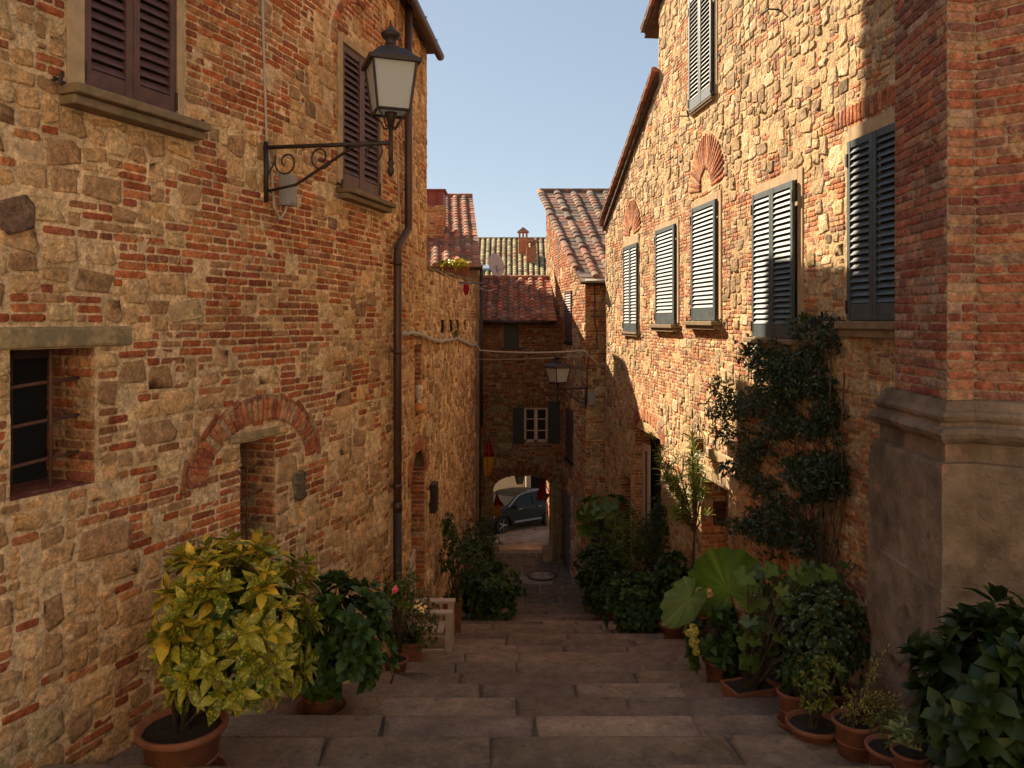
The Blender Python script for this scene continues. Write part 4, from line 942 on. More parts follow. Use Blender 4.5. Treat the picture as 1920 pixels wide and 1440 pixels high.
# wrought iron lantern on a chain, right wall
s_h = rs(1330); zh = zt(1330,757); t0 = thing('hanging_lantern', 'wrought iron lantern with tiny amber panes hanging on a chain beside the doorway', 'lantern', RW.at(s_h, zh, 0))
mb = MB(); mb.tube([RW.at(s_h,zh,-.02),RW.at(s_h,zh,.20)], .012, 6); mb.tube([RW.at(s_h,zh,.0),RW.at(s_h,zh-.14,.03),RW.at(s_h,zh-.25,.01)], .014, 6); mb.build('arm', M['iron'], t0)
cx_ = RW.at(s_h, zh, .19); mb = MB()
for k in range(6): 
    z = zh-.03-k*.055; mb.tube([cx_+Vector((.018*math.cos(a)*(k % 2),.018*math.cos(a)*((k+1) % 2),z-zh+.026*math.sin(a))) for a in np.linspace(0,2*math.pi,9)], .005, 5)
mb.build('chain', M['iron'], t0)
zc = zh-.62; mb = MB(); mb.lathe([(.003,zc+.30),(.025,zc+.27),(.012,zc+.22),(.03,zc+.19)], (cx_.x,cx_.y,0), 8)
for k in range(6):
    a = k*math.pi/3; d = Vector((math.cos(a),math.sin(a),0)); o_ = Vector((cx_.x,cx_.y,0))
    mb.tube([o_+Vector((0,0,zc+.22)), o_+d*.08+Vector((0,0,zc+.16)), o_+d*.115+Vector((0,0,zc+.06)), o_+d*.115+Vector((0,0,zc-.16)), o_+d*.15+Vector((0,0,zc-.19)), o_+d*.12+Vector((0,0,zc-.23)), o_+d*.03+Vector((0,0,zc-.26))], .006, 5)
for z in (zc+.06,zc-.0,zc-.06,zc-.12,zc-.17): mb.tube([(cx_.x+.115*math.cos(a),cx_.y+.115*math.sin(a),z) for a in np.linspace(0,2*math.pi,13)], .005, 4)
for k in range(12):
    a = k*math.pi/6; mb.tube([(cx_.x+.115*math.cos(a),cx_.y+.115*math.sin(a),zc+.06),(cx_.x+.115*math.cos(a+.25),cx_.y+.115*math.sin(a+.25),zc-.17)], .004, 4)
mb.build('cage', M['iron'], t0)
mb = MB(); mb.lathe([(.09,zc-.16),(.09,zc+.05)], (cx_.x,cx_.y,0), 10); mb.build('amber_panes', glass('amber_glass', (.30,.13,.03), .3, .5), t0)
# boxes, plates, conduits
def wallbox(name, label, cat, w, px, py, wd, ht, dp, m, lid=None, z=None):
    s_ = w.px(px); zz = z if z is not None else (600-py)/F*float(w.xy(s_)[1]); mb = MB(); w.box(mb, s_-wd/2, s_+wd/2, zz-ht/2, zz+ht/2, 0.0, dp)
    b = mb.build(name, m, None, bevel=.008); tag(b, label, cat)
    if lid is not None: mb = MB(); lid(mb, s_, zz, wd, ht, dp); q = mb.build('cover', lid.m, b)
    return b
def lid_plain(mb, s_, z, wd, ht, dp): LW.box(mb, s_-wd*.42, s_+wd*.42, z-ht*.44, z+ht*.44, dp+.001, dp+.008); LW.box(mb, s_-.02, s_+.02, z-ht*.40, z-ht*.34, dp+.008, dp+.014)
lid_plain.m = M['grey_plastic']
wallbox('junction_box', 'grey junction box under the scrolled lamp bracket', 'box', LW, 530, 357, .15, .30, .11, M['grey_plastic'], lid_plain)
def lid_slot(mb, s_, z, wd, ht, dp): LW.box(mb, s_-wd*.38, s_+wd*.38, z+ht*.25, z+ht*.32, dp+.001, dp+.006)
lid_slot.m = M['black']
wallbox('letter_box', 'narrow dark metal letter box on the rubble wall right of the blocked door', 'letter box', LW, 806, 932, .30, .46, .12, M['iron'], lid_slot)
def lid_r(mb, s_, z, wd, ht, dp): RW.box(mb, s_-wd*.40, s_+wd*.40, z-ht*.42, z+ht*.42, dp+.001, dp+.008); RW.box(mb, s_-wd*.2, s_+wd*.2, z+ht*.05, z+ht*.2, dp+.008, dp+.012)
lid_r.m = M['white_wood']
wallbox('meter_box', 'upper white meter box over the stone lintel by the climber', 'box', RW, 1378, 841, .17, .25, .09, M['white_wood'], lid_r)
wallbox('meter_box', 'lower white meter box half hidden behind the climber leaves', 'box', RW, 1380, 902, .16, .22, .07, M['white_wood'], lid_r)
def injamb(name, label, cat, p0, p1, y0, y1, m, extra=None):
    """fixed on the far jamb of the doorway, which faces up the steps; photo columns 1315..1367 span its depth"""
    o0, o1 = -(p0-1315)/52*.42, -(p1-1315)/52*.42; e = dB[1]; D = float(rD(e)); z1, z0 = (600-y0)/F*D, (600-y1)/F*D
    bx = lambda mb, a, b, c, d, t0, t1: RW.box(mb, e-t1, e-t0, c, d, b, a)
    mb = MB(); bx(mb, o0, o1, z0, z1, .010, .045); o = mb.build(name, m, None, bevel=.004); tag(o, label, cat)
    if extra:
        mb = MB(); w_, h_ = o1-o0, z1-z0
        for (u0, u1, v0, v1) in extra: bx(mb, o0+w_*u0, o0+w_*u1, z0+h_*v0, z0+h_*v1, .045, .052)
        mb.build('slats' if name == 'wall_vent' else 'slot', M['black'], o)
injamb('wall_vent', 'small white framed vent plate high in the doorway recess', 'vent', 1337, 1353, 907, 922, M['white_wood'], [(.22,.78,.2+k*.17,.28+k*.17) for k in range(4)])
injamb('plaque', 'plain light brown plaque in the doorway recess', 'plaque', 1319, 1338, 933, 953, M['surround'])
injamb('mail_boxes', 'dark brown wooden letter boxes in the doorway recess', 'letter box', 1340, 1366, 940, 984, mat('dark_wood', (.05,.02,.012), .6), [(.15,.85,.62,.66),(.15,.85,.28,.32)])
wallbox_c = IP(1109,748,20.66)
mb = MB(); mb.box(wallbox_c, (.20,.10,.32)); mb.box(wallbox_c+Vector((0,-.055,-.0)), (.16,.012,.27)); tag(mb.build('junction_box', M['grey_plastic'], None, bevel=.01), 'grey junction box on the brick corner house beside the small lantern', 'box')
def cable(name, label, pts, r, m=None, twist=0):
    mb = MB(); mb.tube(pts, r, 6)
    if twist:
        P = [Vector(p) for p in pts]; Q = []
        for i in range(len(P)-1):
            for t in range(8): Q.append(P[i].lerp(P[i+1], t/8))
        mb.tube([q+Vector((0,-.6*r*math.cos(i*1.1),1.1*r*math.sin(i*1.1))) for i, q in enumerate(Q)], r*.7, 5)
    return tag(mb.build(name, m or M['cable'], None, smooth=True), label, 'cable')
lp = lambda px, py, o=.02: LW.at(LW.px(px), (600-py)/F*float(LW.xy(LW.px(px))[1]), o)
cable('conduit', 'pair of pale conduits running down to the lamp bracket box', [lp(487,-40),lp(491,100),lp(495,270,.03),lp(504,330,.03),lp(508,385,.03),lp(518,412,.04),lp(526,398,.05),lp(528,385,.06)], .012, twist=1)
cable('conduit', 'thin pale conduit on the tall house beside the rain pipe', [lp(741,-60,.02),lp(742,300,.02),lp(748,430,.02),lp(747,560,.02),lp(748,626,.02)], .010)
cw_pts = [lp(p, y, .05) for p, y in ((748,627),(765,624),(788,629),(800,636),(818,640),(840,637),(852,634),(866,641),(878,647),(888,648),(893,642))]
cable('twisted_cable', 'thick pale twisted cable sagging along the left rubble wall', cw_pts, .030, twist=1)
def sag(A, B, d, n=12): return [A.lerp(B, t/n)-Vector((0,0,4*d*(t/n)*(1-t/n))) for t in range(n+1)]
cable('span_cable', 'upper cable crossing the lane in front of the arch house', [lp(892,646,.05)]+sag(IP(900,657,21.0), IP(1095,657,20.6), .06)+[IP(1110,672,20.7),IP(1122,683,20.7),IP(1142,680,20.2)], .022)
cable('span_cable', 'lower thin cable crossing the lane in front of the arch house', sag(IP(891,673,21.0), IP(1090,667,20.7), .04), .010)
# painted ceramic bust in the slit niche
def bust():
    s_ = (sa_+sb_)/2; D = float(LW.xy(s_)[1]); zb = -1.40; t0 = thing('bust', 'pale ceramic bust with an orange scarf standing in the narrow niche', 'sculpture', LW.at(s_, zb, 0))
    K_ = .70; o_ = LW.at(s_+.02, zb, .01); CE = mat('glazed_ceramic', (.72,.60,.46), .4, var=.08, bump=0); OR = mat('orange_glaze', (.62,.24,.06), .5, var=.1, bump=0)
    def la(mb, prof, off=(0,0,0), sq=1.0): mb.lathe([(r_*K_, z_*K_) for r_, z_ in prof], o_+Vector(off)*K_, 16, sq=sq)
    mb = MB(); la(mb, [(.08,.0),(.13,.03),(.16,.10),(.14,.17),(.08,.22),(.045,.27),(.042,.33)], sq=.95)
    la(mb, [(.01,.29),(.04,.30),(.062,.34),(.078,.40),(.085,.47),(.075,.54),(.04,.585),(.01,.595)], (0,-.01,0)); la(mb, [(.004,.40),(.018,.405),(.012,.45),(.003,.47)], (.02,-.09,0))
    mb.build('figure', CE, t0, smooth=True)
    mb = MB(); la(mb, [(.135,.03),(.172,.09),(.15,.17),(.07,.235),(.055,.22)], (.0,-.006,0), .97); mb.build('scarf', OR, t0, smooth=True)
    mb = MB(); la(mb, [(.088,.49),(.098,.50),(.092,.55),(.05,.60),(.01,.612)], (0,-.008,0)); mb.build('cap', CE, t0, smooth=True)
bust()
# flags
RED = mat('red_cloth', (.42,.02,.025), .8, var=.1, bump=.1, trans=.3); YEL = mat('yellow_cloth', (.62,.30,.02), .8, var=.1, bump=.1, trans=.3)
def flag(label, base, poleto, out, mats=(RED, YEL), pole=True):
    """cloth outline given as rows (z fraction from the top, left x, right x) hanging from the pole tip"""
    t0 = thing('flag', label, 'flag', base, 'red and yellow district flags'); tip = Vector(poleto)
    mb = MB(); mb.tube([base, tip+(tip-Vector(base)).normalized()*.05], .012, 6); mb.build('pole', M['bark'], t0)
    half = len(out)//2
    for nm, seg, m in (('red_cloth', out[:half+1], mats[0]), ('yellow_cloth', out[half:], mats[1])):
        V = []; K = 8
        for (z, a, b) in seg:
            for k in range(K+1): u_ = a+(b-a)*k/K; V.append(tip+Vector((u_, .05*math.sin(k*1.6+z*3), z)))
        n = len(V)
        Fs = [(i*(K+1)+k, i*(K+1)+k+1, (i+1)*(K+1)+k+1, (i+1)*(K+1)+k) for i in range(len(seg)-1) for k in range(K)]
        o = obj(nm, V, Fs, m, t0, smooth=True); so = o.modifiers.new('thick', 'SOLIDIFY'); so.thickness = .004
flag('tall red and yellow flag hanging on the left above the passage', IP(903,950,22.6), IP(916,820,22.3),
     [(0,-.0,.03),(-.22,-.07,.09),(-.42,-.12,.15),(-.55,-.13,.16),(-.80,-.14,.13),(-1.05,-.12,.05),(-1.15,-.07,-.03)])
flag('small red and yellow flag at the left side of the passage', IP(905,1010,24.0), IP(932,926,24.6),
     [(0,-.02,.0),(-.20,-.08,.10),(-.34,-.12,.22),(-.36,-.12,.14),(-.52,-.13,.13),(-.64,-.10,.16),(-.70,-.05,.05)])
flag('dark red flag with little yellow hanging at the right side of the passage', IP(1036,935,24.0), IP(1017,898,24.3),
     [(0,-.05,.12),(-.30,-.12,.10),(-.62,-.20,.12),(-.66,-.16,.12),(-.45,.10,.26),(-.52,.2,.27)])
# satellite dish on the arch house roof
t0 = thing('satellite_dish', 'grey satellite dish on the edge of the lower tiled roof', 'satellite dish', IP(935,515,25.6))
c = IP(931,497,25.6); mb = MB(); rot = Matrix.Rotation(R(50), 3, 'Z') @ Matrix.Rotation(R(80), 3, 'X')
mb.lathe([(.02,-.08),(.22,-.055),(.37,-.005),(.385,.0),(.37,.008),(.2,-.03),(.01,-.05)], c, 24, rot=rot); mb.build('dish', mat('dish_paint', (.5,.5,.52), .5, var=0, bump=0), t0, smooth=True)
mb = MB(); mb.tube([IP(935,524,25.6), c], .022, 6); mb.tube([c-Vector((.0,0,.2)), c+Vector((.42,-.2,-.02))], .012, 5); mb.tube([c+Vector((-.02,0,-.25)),c+Vector((-.14,-.05,-.3)),c+Vector((-.16,-.02,-.1))], .01, 5); mb.box(c+Vector((.43,-.2,0)), (.07,.07,.05)); mb.build('mount', M['metal'], t0)
# clothes line on the terrace wall with a red cloth
t0 = thing('clothes_line', 'clothes line with a red cloth on the terrace wall', 'clothes line', LW.at(S_E-2.0, .7, .1))
mb = MB(); mb.tube([lp(858,530,.05), lp(889,531,.25)], .02, 6); mb.build('rail', M['iron'], t0)
mb = MB(); mb.tube(sag(lp(868,531,.15), IP(932,541,23.0), .1), .007, 4); mb.tube(sag(lp(880,532,.2), IP(925,543,23.0), .1), .007, 4); mb.build('line', M['cable'], t0)
mb = MB(); c = lp(864,533,.12); V = []
for j, (z, w_) in enumerate(((0,.05),(-.10,.07),(-.2,.05),(-.25,.02))):
    for k in range(6): V.append(c+Vector((-w_+2*w_*k/5, .04*math.sin(k*2+j), z)))
o = obj('cloth', V, [(j*6+k,j*6+k+1,j*6+k+7,j*6+k+6) for j in range(3) for k in range(5)], RED, t0, smooth=True)
# white armchair
def armchair():
    D1, D2, x0, x1 = 10.95, 11.4, -1.43, -.90; g = gz(11.2)
    t0 = thing('armchair', 'worn white wooden armchair with a tall back and broad arm rests against the left wall', 'chair', (-1.15, 11.3, g))
    def bx(name, c, d, **k): mb = MB(); mb.box(c, d, **k); return mb.build(name, M['white_wood'], t0, bevel=.004)
    for y in (D1, D2):
        bx('arm_rest', (-1.10, y, g+.66), (.56,.13,.035)); bx('leg', (x1+.02, y, g+.32), (.09,.07,.64)); bx('leg', (x0, y, g+.70), (.06,.05,1.40)); bx('stretcher', (-1.16,y,g+.12), (.44,.04,.06))
    mb = MB()
    for k in range(4): mb.box((x0+.10+k*.11, (D1+D2)/2, g+.40-.01*k), (.09, D2-D1-.05, .025))
    mb.build('seat', M['white_wood'], t0, bevel=.003)
    mb = MB()
    for z in (.62,.88,1.10,1.33): mb.box((x0+.02, (D1+D2)/2, g+z), (.025, D2-D1+.10, .13))
    mb.build('backrest', M['white_wood'], t0, bevel=.003)
armchair()
# ================================================================== parked car in the square
def car():
    fw = Vector((-.35, 29.9)); rw = Vector((1.52, 31.8)); d = (fw-rw).normalized(); n = Vector((-d.y, d.x)); 
    if n.y > 0: n = -n                                   # n points to the camera side
    gz_ = lambda y: -7.6-.1*(y-25); wb = (fw-rw).length
    def pt(l, s_, z):                                     # l along the car from the rear axle, s_ across (0 = near side), z above the ground
        q = rw+d*l-n*s_; return Vector((q.x, q.y, gz_(q.y)+z*.88))
    root = thing('parked_car', 'dark bronze green estate car parked on the square beyond the arch', 'car', pt(1.3,.9,0))
    PA = mat('dark_bronze_paint', (.018,.016,.010), .5, 0, var=0, bump=0, spec=.25); CHR = M['metal']
    side = [(-.85,.55),(-.92,.85),(-.85,1.05),(-.70,1.12),(-.55,1.45),(-.2,1.60),(.6,1.66),(1.35,1.62),(1.75,1.48),(2.35,1.10),(3.1,.98),(3.38,.82),(3.45,.60),(3.40,.32),(3.08,.30),(3.02,.50),(2.85,.66),(2.62,.72),(2.38,.66),(2.22,.50),(2.15,.26),(.42,.26),(.36,.50),(.2,.66),(0,.72),(-.22,.66),(-.38,.50),(-.44,.30),(-.85,.32)]
    def w_in(z): return .0 if z < 1.0 else (z-1.0)*.30
    V = []; N_ = len(side)
    for s0 in (0, 1):
        for (l, z) in side: V.append(pt(l, w_in(z) if not s0 else 1.80-w_in(z), z))
    Fs = [tuple(range(N_-1,-1,-1)), tuple(range(N_, 2*N_))]+[(i,(i+1) % N_,(i+1) % N_+N_,i+N_) for i in range(N_)]
    body = obj('body', V, Fs, PA, root); b = body.modifiers.new('b','BEVEL'); b.width = .05; b.segments = 3; b.limit_method = 'ANGLE'; b.angle_limit = R(50)
    GL = mat('car_glass', (.008,.007,.006), .45, var=0, bump=0, spec=.2)
    def pane(nm, pts, m=GL, off=-.012):
        mb = MB(); A = [pt(l, w_in(z)+off, z) for l, z in pts]; B = [pt(l, w_in(z)+.03, z) for l, z in pts]; n_ = len(A)
        mb.add(A+B, [tuple(range(n_)), tuple(range(2*n_-1,n_-1,-1))]+[(i,i+n_,(i+1) % n_+n_,(i+1) % n_) for i in range(n_)]); return mb.build(nm, m, root)
    pane('window', [(-.42,1.12),(.95,1.10),(.95,1.53),(.2,1.56),(-.25,1.48)]); pane('window', [(1.0,1.10),(2.12,1.08),(1.62,1.45),(1.35,1.53),(1.0,1.54)])
    mb = MB(); mb.hex([pt(2.30,.15,1.12),pt(2.30,1.65,1.12),pt(2.34,1.65,1.13),pt(2.34,.15,1.13),pt(1.78,.22,1.47),pt(1.78,1.58,1.47),pt(1.82,1.58,1.48),pt(1.82,.22,1.48)]); mb.build('windscreen', mat('windscreen', (.12,.10,.06), .6, var=0, bump=0), root)
    mb = MB(); mb.tube([pt(2.32,.02,1.10),pt(1.72,.13,1.50),pt(1.3,.17,1.61),(pt(.5,.18,1.66)),pt(-.3,.17,1.58)], .02, 6); mb.hex([pt(.5,-.02,.38),pt(2.05,-.02,.38),pt(2.05,.02,.38),pt(.5,.02,.38),pt(.5,-.02,.46),pt(2.05,-.02,.46),pt(2.05,.02,.46),pt(.5,.02,.46)]); mb.build('chrome_trim', CHR, root)
    mb = MB(); mb.tube([pt(-.2,.24,1.68),pt(1.1,.24,1.70)], .018, 6); mb.build('roof_rail', CHR, root)
    mb = MB(); mb.hex([pt(1.95,-.16,1.02),pt(2.1,-.16,1.02),pt(2.1,.0,1.05),pt(1.95,.0,1.05),pt(1.95,-.16,1.17),pt(2.08,-.16,1.17),pt(2.08,.0,1.15),pt(1.95,.0,1.15)]); mb.build('mirror', PA, root, bevel=.02)
    mb = MB(); mb.box(pt(.62,-.015,.98), (.05,.2,.03), rz=math.atan2(d.y,d.x)+math.pi/2); mb.box(pt(1.7,-.015,.96), (.05,.2,.03), rz=math.atan2(d.y,d.x)+math.pi/2); mb.build('door_handle', CHR, root)
    mb = MB(); mb.hex([pt(3.1,-.01,.72),pt(3.36,.05,.70),pt(3.36,.3,.70),pt(3.1,.3,.72),pt(3.05,-.01,.86),pt(3.3,.05,.82),pt(3.3,.3,.82),pt(3.05,.3,.86)]); mb.build('headlight', mat('lamp_lens', (.4,.4,.38), .1, var=0, bump=0), root)
    TY = mat('tyre', (.015,.015,.015), .8, var=0, bump=0); ax_ = Vector((n.x,n.y,0))
    for l, s_ in ((0,.10),(wb,.10),(0,1.70),(wb,1.70)):
        c_ = pt(l, s_, .34); rot = ax_.to_track_quat('Z','Y').to_matrix()
        mb = MB(); mb.lathe([(.20,-.11),(.32,-.11),(.34,-.08),(.34,.08),(.32,.11),(.22,.11),(.21,.06)], c_, 24, rot=rot); t_ = mb.build('wheel', TY, root, smooth=False)
        mb = MB(); mb.lathe([(.02,.03),(.06,.05),(.20,.045),(.215,.07),(.225,.10),(.215,.108),(.20,.05)], c_, 20, rot=rot)
        for k in range(5):
            a = k*2*math.pi/5; e = rot @ Vector((math.cos(a),math.sin(a),0)); mb.tube([c_+ax_*.10, c_+e*.2+ax_*.09], [.035,.025], 6)
        mb.build('rim', CHR, t_)
car()
# ================================================================== PLANTS
def tmpl(kind):
    if kind == 'broad': v = [(0,0,0),(.3,0,-.03),(.66,0,-.03),(1,0,-.16),(.28,.30,.05),(.66,.27,.04),(.28,-.30,.05),(.66,-.27,.04)]
    elif kind == 'lance': v = [(0,0,0),(.3,0,-.0),(.66,0,-.04),(1,0,-.14),(.3,.085,.02),(.66,.075,.0),(.3,-.085,.02),(.66,-.075,.0)]
    elif kind == 'ovate': v = [(0,0,0),(.3,0,-.02),(.62,0,-.03),(1,0,-.10),(.30,.20,.05),(.62,.19,.03),(.30,-.20,.05),(.62,-.19,.03)]
    elif kind == 'round': v = [(0,0,0),(.3,0,-.0),(.7,0,-.02),(1,0,-.05),(.28,.36,.05),(.72,.36,.05),(.28,-.36,.05),(.72,-.36,.05)]
    if kind != 'lobed':
        q = [(0,1,4,4),(1,2,5,4),(2,3,5,5),(0,6,1,1),(1,6,7,2),(2,7,3,3)]
        return np.array(v, float), [(0,1,4),(2,3,5),(0,6,1),(2,7,3)], [(1,2,5,4),(1,6,7,2)]
    v = [(.35,0,-.02)]; n = 20; t = []
    for k in range(n):
        a = -math.pi*.88+k*(math.pi*1.76)/(n-1); r = .40+.26*abs(math.cos(a*2.5))**.8
        v.append((.35+math.cos(a)*r, math.sin(a)*r, .05-.22*max(0, r-.45)))
    for k in range(n-1): t.append((0,k+1,k+2))
    return np.array(v, float), t, []
TM = {k: tmpl(k) for k in ('broad','lance','ovate','round','lobed')}
def unit(a): return a/np.maximum(np.linalg.norm(a, axis=-1, keepdims=True), 1e-9)
LG=np.array((1.9,1.5,.85))
class Leaves:
    def __init__(s): s.V=[]; s.Q=[]; s.T=[]; s.C=[]; s.n=0
    def add(s, P, Dr, Up, size, cols, kind, wid=1.0):
        P=np.asarray(P,float).reshape(-1,3); n=len(P)
        if n == 0: return
        X=unit(np.asarray(Dr,float)); Y=unit(np.cross(np.asarray(Up,float),X)); Z=np.cross(X,Y)
        tv,tt,tq=TM[kind]; k=len(tv); sz=np.broadcast_to(size,(n,))[:,None,None]
        W=P[:,None,:]+sz*(tv[None,:,0:1]*X[:,None,:]+tv[None,:,1:2]*wid*Y[:,None,:]+tv[None,:,2:3]*Z[:,None,:])
        cc=np.repeat(np.asarray(cols,float)[:,None,:],k,1)*(1+.12*(tv[None,:,0:1]-.5))*LG
        if kind!='lobed': cc=cc.copy(); cc[:,:4]*=1.12; cc[:,4:]*=.86
        s.V.append(W.reshape(-1,3)); s.C.append(cc.reshape(-1,3)); o=(np.arange(n)*k+s.n)[:,None,None]
        if tt: s.T.append((np.array(tt)[None]+o).reshape(-1,3))
        if tq: s.Q.append((np.array(tq)[None]+o).reshape(-1,4))
        s.n+=n*k
    def build(s, name, m, parent):
        V=np.concatenate(s.V); C=np.concatenate(s.C); Q=np.concatenate(s.Q) if s.Q else np.zeros((0,4),int); T=np.concatenate(s.T) if s.T else np.zeros((0,3),int)
        return obj(name, V, (np.concatenate([Q.ravel(),T.ravel()]), np.concatenate([np.full(len(Q),4),np.full(len(T),3)])), m, parent, C, smooth=False)
def gl(rg, n, c0, c1, dark=.25):
    t=rg.random((n,1)); c=np.array(c0)*(1-t)+np.array(c1)*t; return c*(1-dark+2*dark*rg.random((n,1)))
def rosettes(L, rg, P, A, nl, size, kind, c0, c1, wid=1.0, pitch=(.5,1.35), stem=.10, dark=.25, cvar=None):
    """at every shoot tip P with axis A a whorl of nl leaves"""
    n=len(P); A=unit(A); ref=np.where(np.abs(A[:,2:3])>.9,np.array([[1.,0,0]]),np.array([[0,0,1.]])); U=unit(np.cross(ref,A)); W=np.cross(A,U)
    base=rg.random(n)*6.28
    sc = np.ones((n,1)) if cvar is None else cvar
    for k in range(nl):
        t=k/max(1,nl-1); a=base+k*2.4; ph=pitch[0]+(pitch[1]-pitch[0])*t+rg.uniform(-.15,.15,n)
        rad=U*np.cos(a)[:,None]+W*np.sin(a)[:,None]; d=A*np.cos(ph)[:,None]+rad*np.sin(ph)[:,None]
        d[:,2]-=.12*t; up=A*np.sin(ph)[:,None]-rad*np.cos(ph)[:,None]+np.array([0,0,.35])
        pos=P-A*(stem*t*size*2)
        s_=size*(.55+.5*t)*rg.uniform(.8,1.15,n)
        L.add(pos,d,up,s_,gl(rg,n,c0,c1,dark)*sc,kind,wid)
def bush(parent, c, r, shoots, nl, size, kind, c0, c1, seed, m='leaf', wid=1.0, inner=.55, updir=.5, pitch=(.5,1.35), gap=.25, name='foliage', dark=.25, flat=.0, lump=.3):
    rg=np.random.default_rng(seed); c=np.array(c,float); r=np.array(r,float); d=unit(rg.normal(size=(shoots*2,3)))
    d=d[d[:,2]>-.75][:shoots]
    nz_=fbm(np.arctan2(d[:,1],d[:,0])*1.6+seed, d[:,2]*2.2, seed)
    keep=nz_>gap*.9; d=d[keep]; nz_=nz_[keep]; n=len(d)
    rad=(inner+(1-inner)*rg.random(n)**.6)*(1-lump+2*lump*nz_)
    P=c+d*r*rad[:,None]; A=unit(d*np.array([1,1,.7])+np.array([0,0,updir]))
    L=Leaves(); rosettes(L,rg,P,A,nl,size,kind,c0,c1,wid,pitch,dark=dark)
    o=L.build(name, M[m], parent); return P,o
def twigs(parent, base, P, rg, n, r=.008, name='stems', m='bark'):
    mb=MB(); b=Vector(base)
    for i in rg.choice(len(P), min(n,len(P)), replace=False):
        p=Vector(P[i]); q=b.lerp(p,.5); q.z+=.1*(p-b).length; q.x+=rg.uniform(-.03,.03); mb.tube([b+Vector((rg.uniform(-.05,.05),rg.uniform(-.05,.05),0)),q,p],[r*1.6,r,r*.5],5)
    return mb.build(name, M[m], parent, smooth=True)
def pot(parent, c, R_, H, saucer=0, rim=.12, m='terracotta', n=28):
    x,y,z=c; b=R_*.70; mb=MB()
    z0 = .02 if saucer else 0
    mb.lathe([(b*.9,z0),(b,z0+.01),(b+(R_*.90-b)*.80,z0+H*(1-rim)-.01),(R_*.97,z0+H*(1-rim)),(R_,z0+H*(1-rim*.85)),(R_*1.01,z0+H*.985),(R_*.985,z0+H),(R_*.91,z0+H),(R_*.88,z0+H*.90),(R_*.5,z0+H*.88)], c, n)
    mb.lathe([(b+(R_*.90-b)*.45+.002,z0+H*.42),(b+(R_*.90-b)*.47+.007,z0+H*.435),(b+(R_*.90-b)*.49+.002,z0+H*.45)], c, n)
    p=mb.build('pot', M[m], parent, smooth=False)
    for f_ in p.data.polygons: f_.use_smooth=True
    mb=MB(); mb.lathe([(.01,z0+H*.90),(R_*.86,z0+H*.90),(R_*.87,z0+H*.86)], c, 16); mb.build('soil', M['soil'], parent)
    if saucer:
        mb=MB(); mb.lathe([(b*1.1,0),(b*1.32,.015),(b*1.45,.055),(b*1.38,.058),(b*1.25,.022),(.02,.018)], c, n); mb.build('saucer', M[m], parent, smooth=True)
    return z+z0+H*.9
def planter(parent, c, w_, d_, H, rz=0, tray=0, m='terracotta'):
    x,y,z=c; mb=MB(); Mr=Matrix.Rotation(rz,3,'Z'); k=.86
    def ring(s_,zz): return [Vector(c)+Mr@Vector((sx*w_/2*s_,sy*d_/2*s_,zz)) for sx,sy in ((-1,-1),(1,-1),(1,1),(-1,1))]
    R_=[ring(k,.01),ring(.96,H*.86),ring(1.02,H*.87),ring(1.03,H),ring(.94,H),ring(.93,H*.9)]
    V=[p for r_ in R_ for p in r_]; Fs=[(3,2,1,0)]+[(4*i+j,4*i+(j+1)%4,4*i+4+(j+1)%4,4*i+4+j) for i in range(5) for j in range(4)]+[(20,21,22,23)]
    mb.add(V,Fs); mb.build('pot', M[m], parent, bevel=.008)
    mb=MB(); mb.add(ring(.935,H*.93),[(0,1,2,3)]); mb.build('soil', M['soil'], parent)
    if tray: mb=MB(); mb.hex(ring(.95,0)+ring(1.05,.035)); mb.build('saucer', M[m], parent, bevel=.005)
    return z+H*.93
def bb(D, x0, x1, y0, y1, dy=None):
    """world ellipsoid (centre, radii) that fills a photo box at depth D"""
    c=IP((x0+x1)/2,(y0+y1)/2,D); r=((x1-x0)/2/F*D, dy if dy else (x1-x0)/2/F*D, (y1-y0)/2/F*D); return c,r
def plant(label, D, px, cat='plant', group=None, name='potted_plant'): return thing(name, label, cat, gpos(px, D), group)
HY0,HY1=(.018,.050,.014),(.035,.085,.022)
DK0,DK1=(.014,.035,.012),(.03,.065,.02)
# 1 variegated laurel in a big terracotta pot
D=5.35; t0=plant('large yellow speckled laurel bush in a big terracotta pot at the lower left', D, 342)
g=gpos(342,D); zt0=pot(t0,g,.295,.40,1)
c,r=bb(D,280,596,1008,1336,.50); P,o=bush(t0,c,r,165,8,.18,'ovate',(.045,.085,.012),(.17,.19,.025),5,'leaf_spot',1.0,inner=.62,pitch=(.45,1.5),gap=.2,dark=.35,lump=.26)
L=Leaves(); rg=np.random.default_rng(19); I=np.argsort(-P[:,2]+.35*P[:,1]+rg.normal(size=len(P))*.16)[:34]; rosettes(L,rg,P[I]*1.0+np.array([0,-.02,.01]),np.tile([0,-.3,.9],(34,1))+rg.normal(size=(34,3))*.3,4,.17,'ovate',(.26,.22,.03),(.40,.31,.045),1.0,(.9,1.5)); L.build('young_leaves',M['leaf_spot'],t0)
rg=np.random.default_rng(2); twigs(t0,(g.x,g.y,zt0),P,rg,30,.010)
bush(t0,c,np.array(r)*.72,90,7,.13,'ovate',(.02,.045,.01),(.05,.08,.015),6,'leaf',1.0,inner=.2,name='inner_foliage')
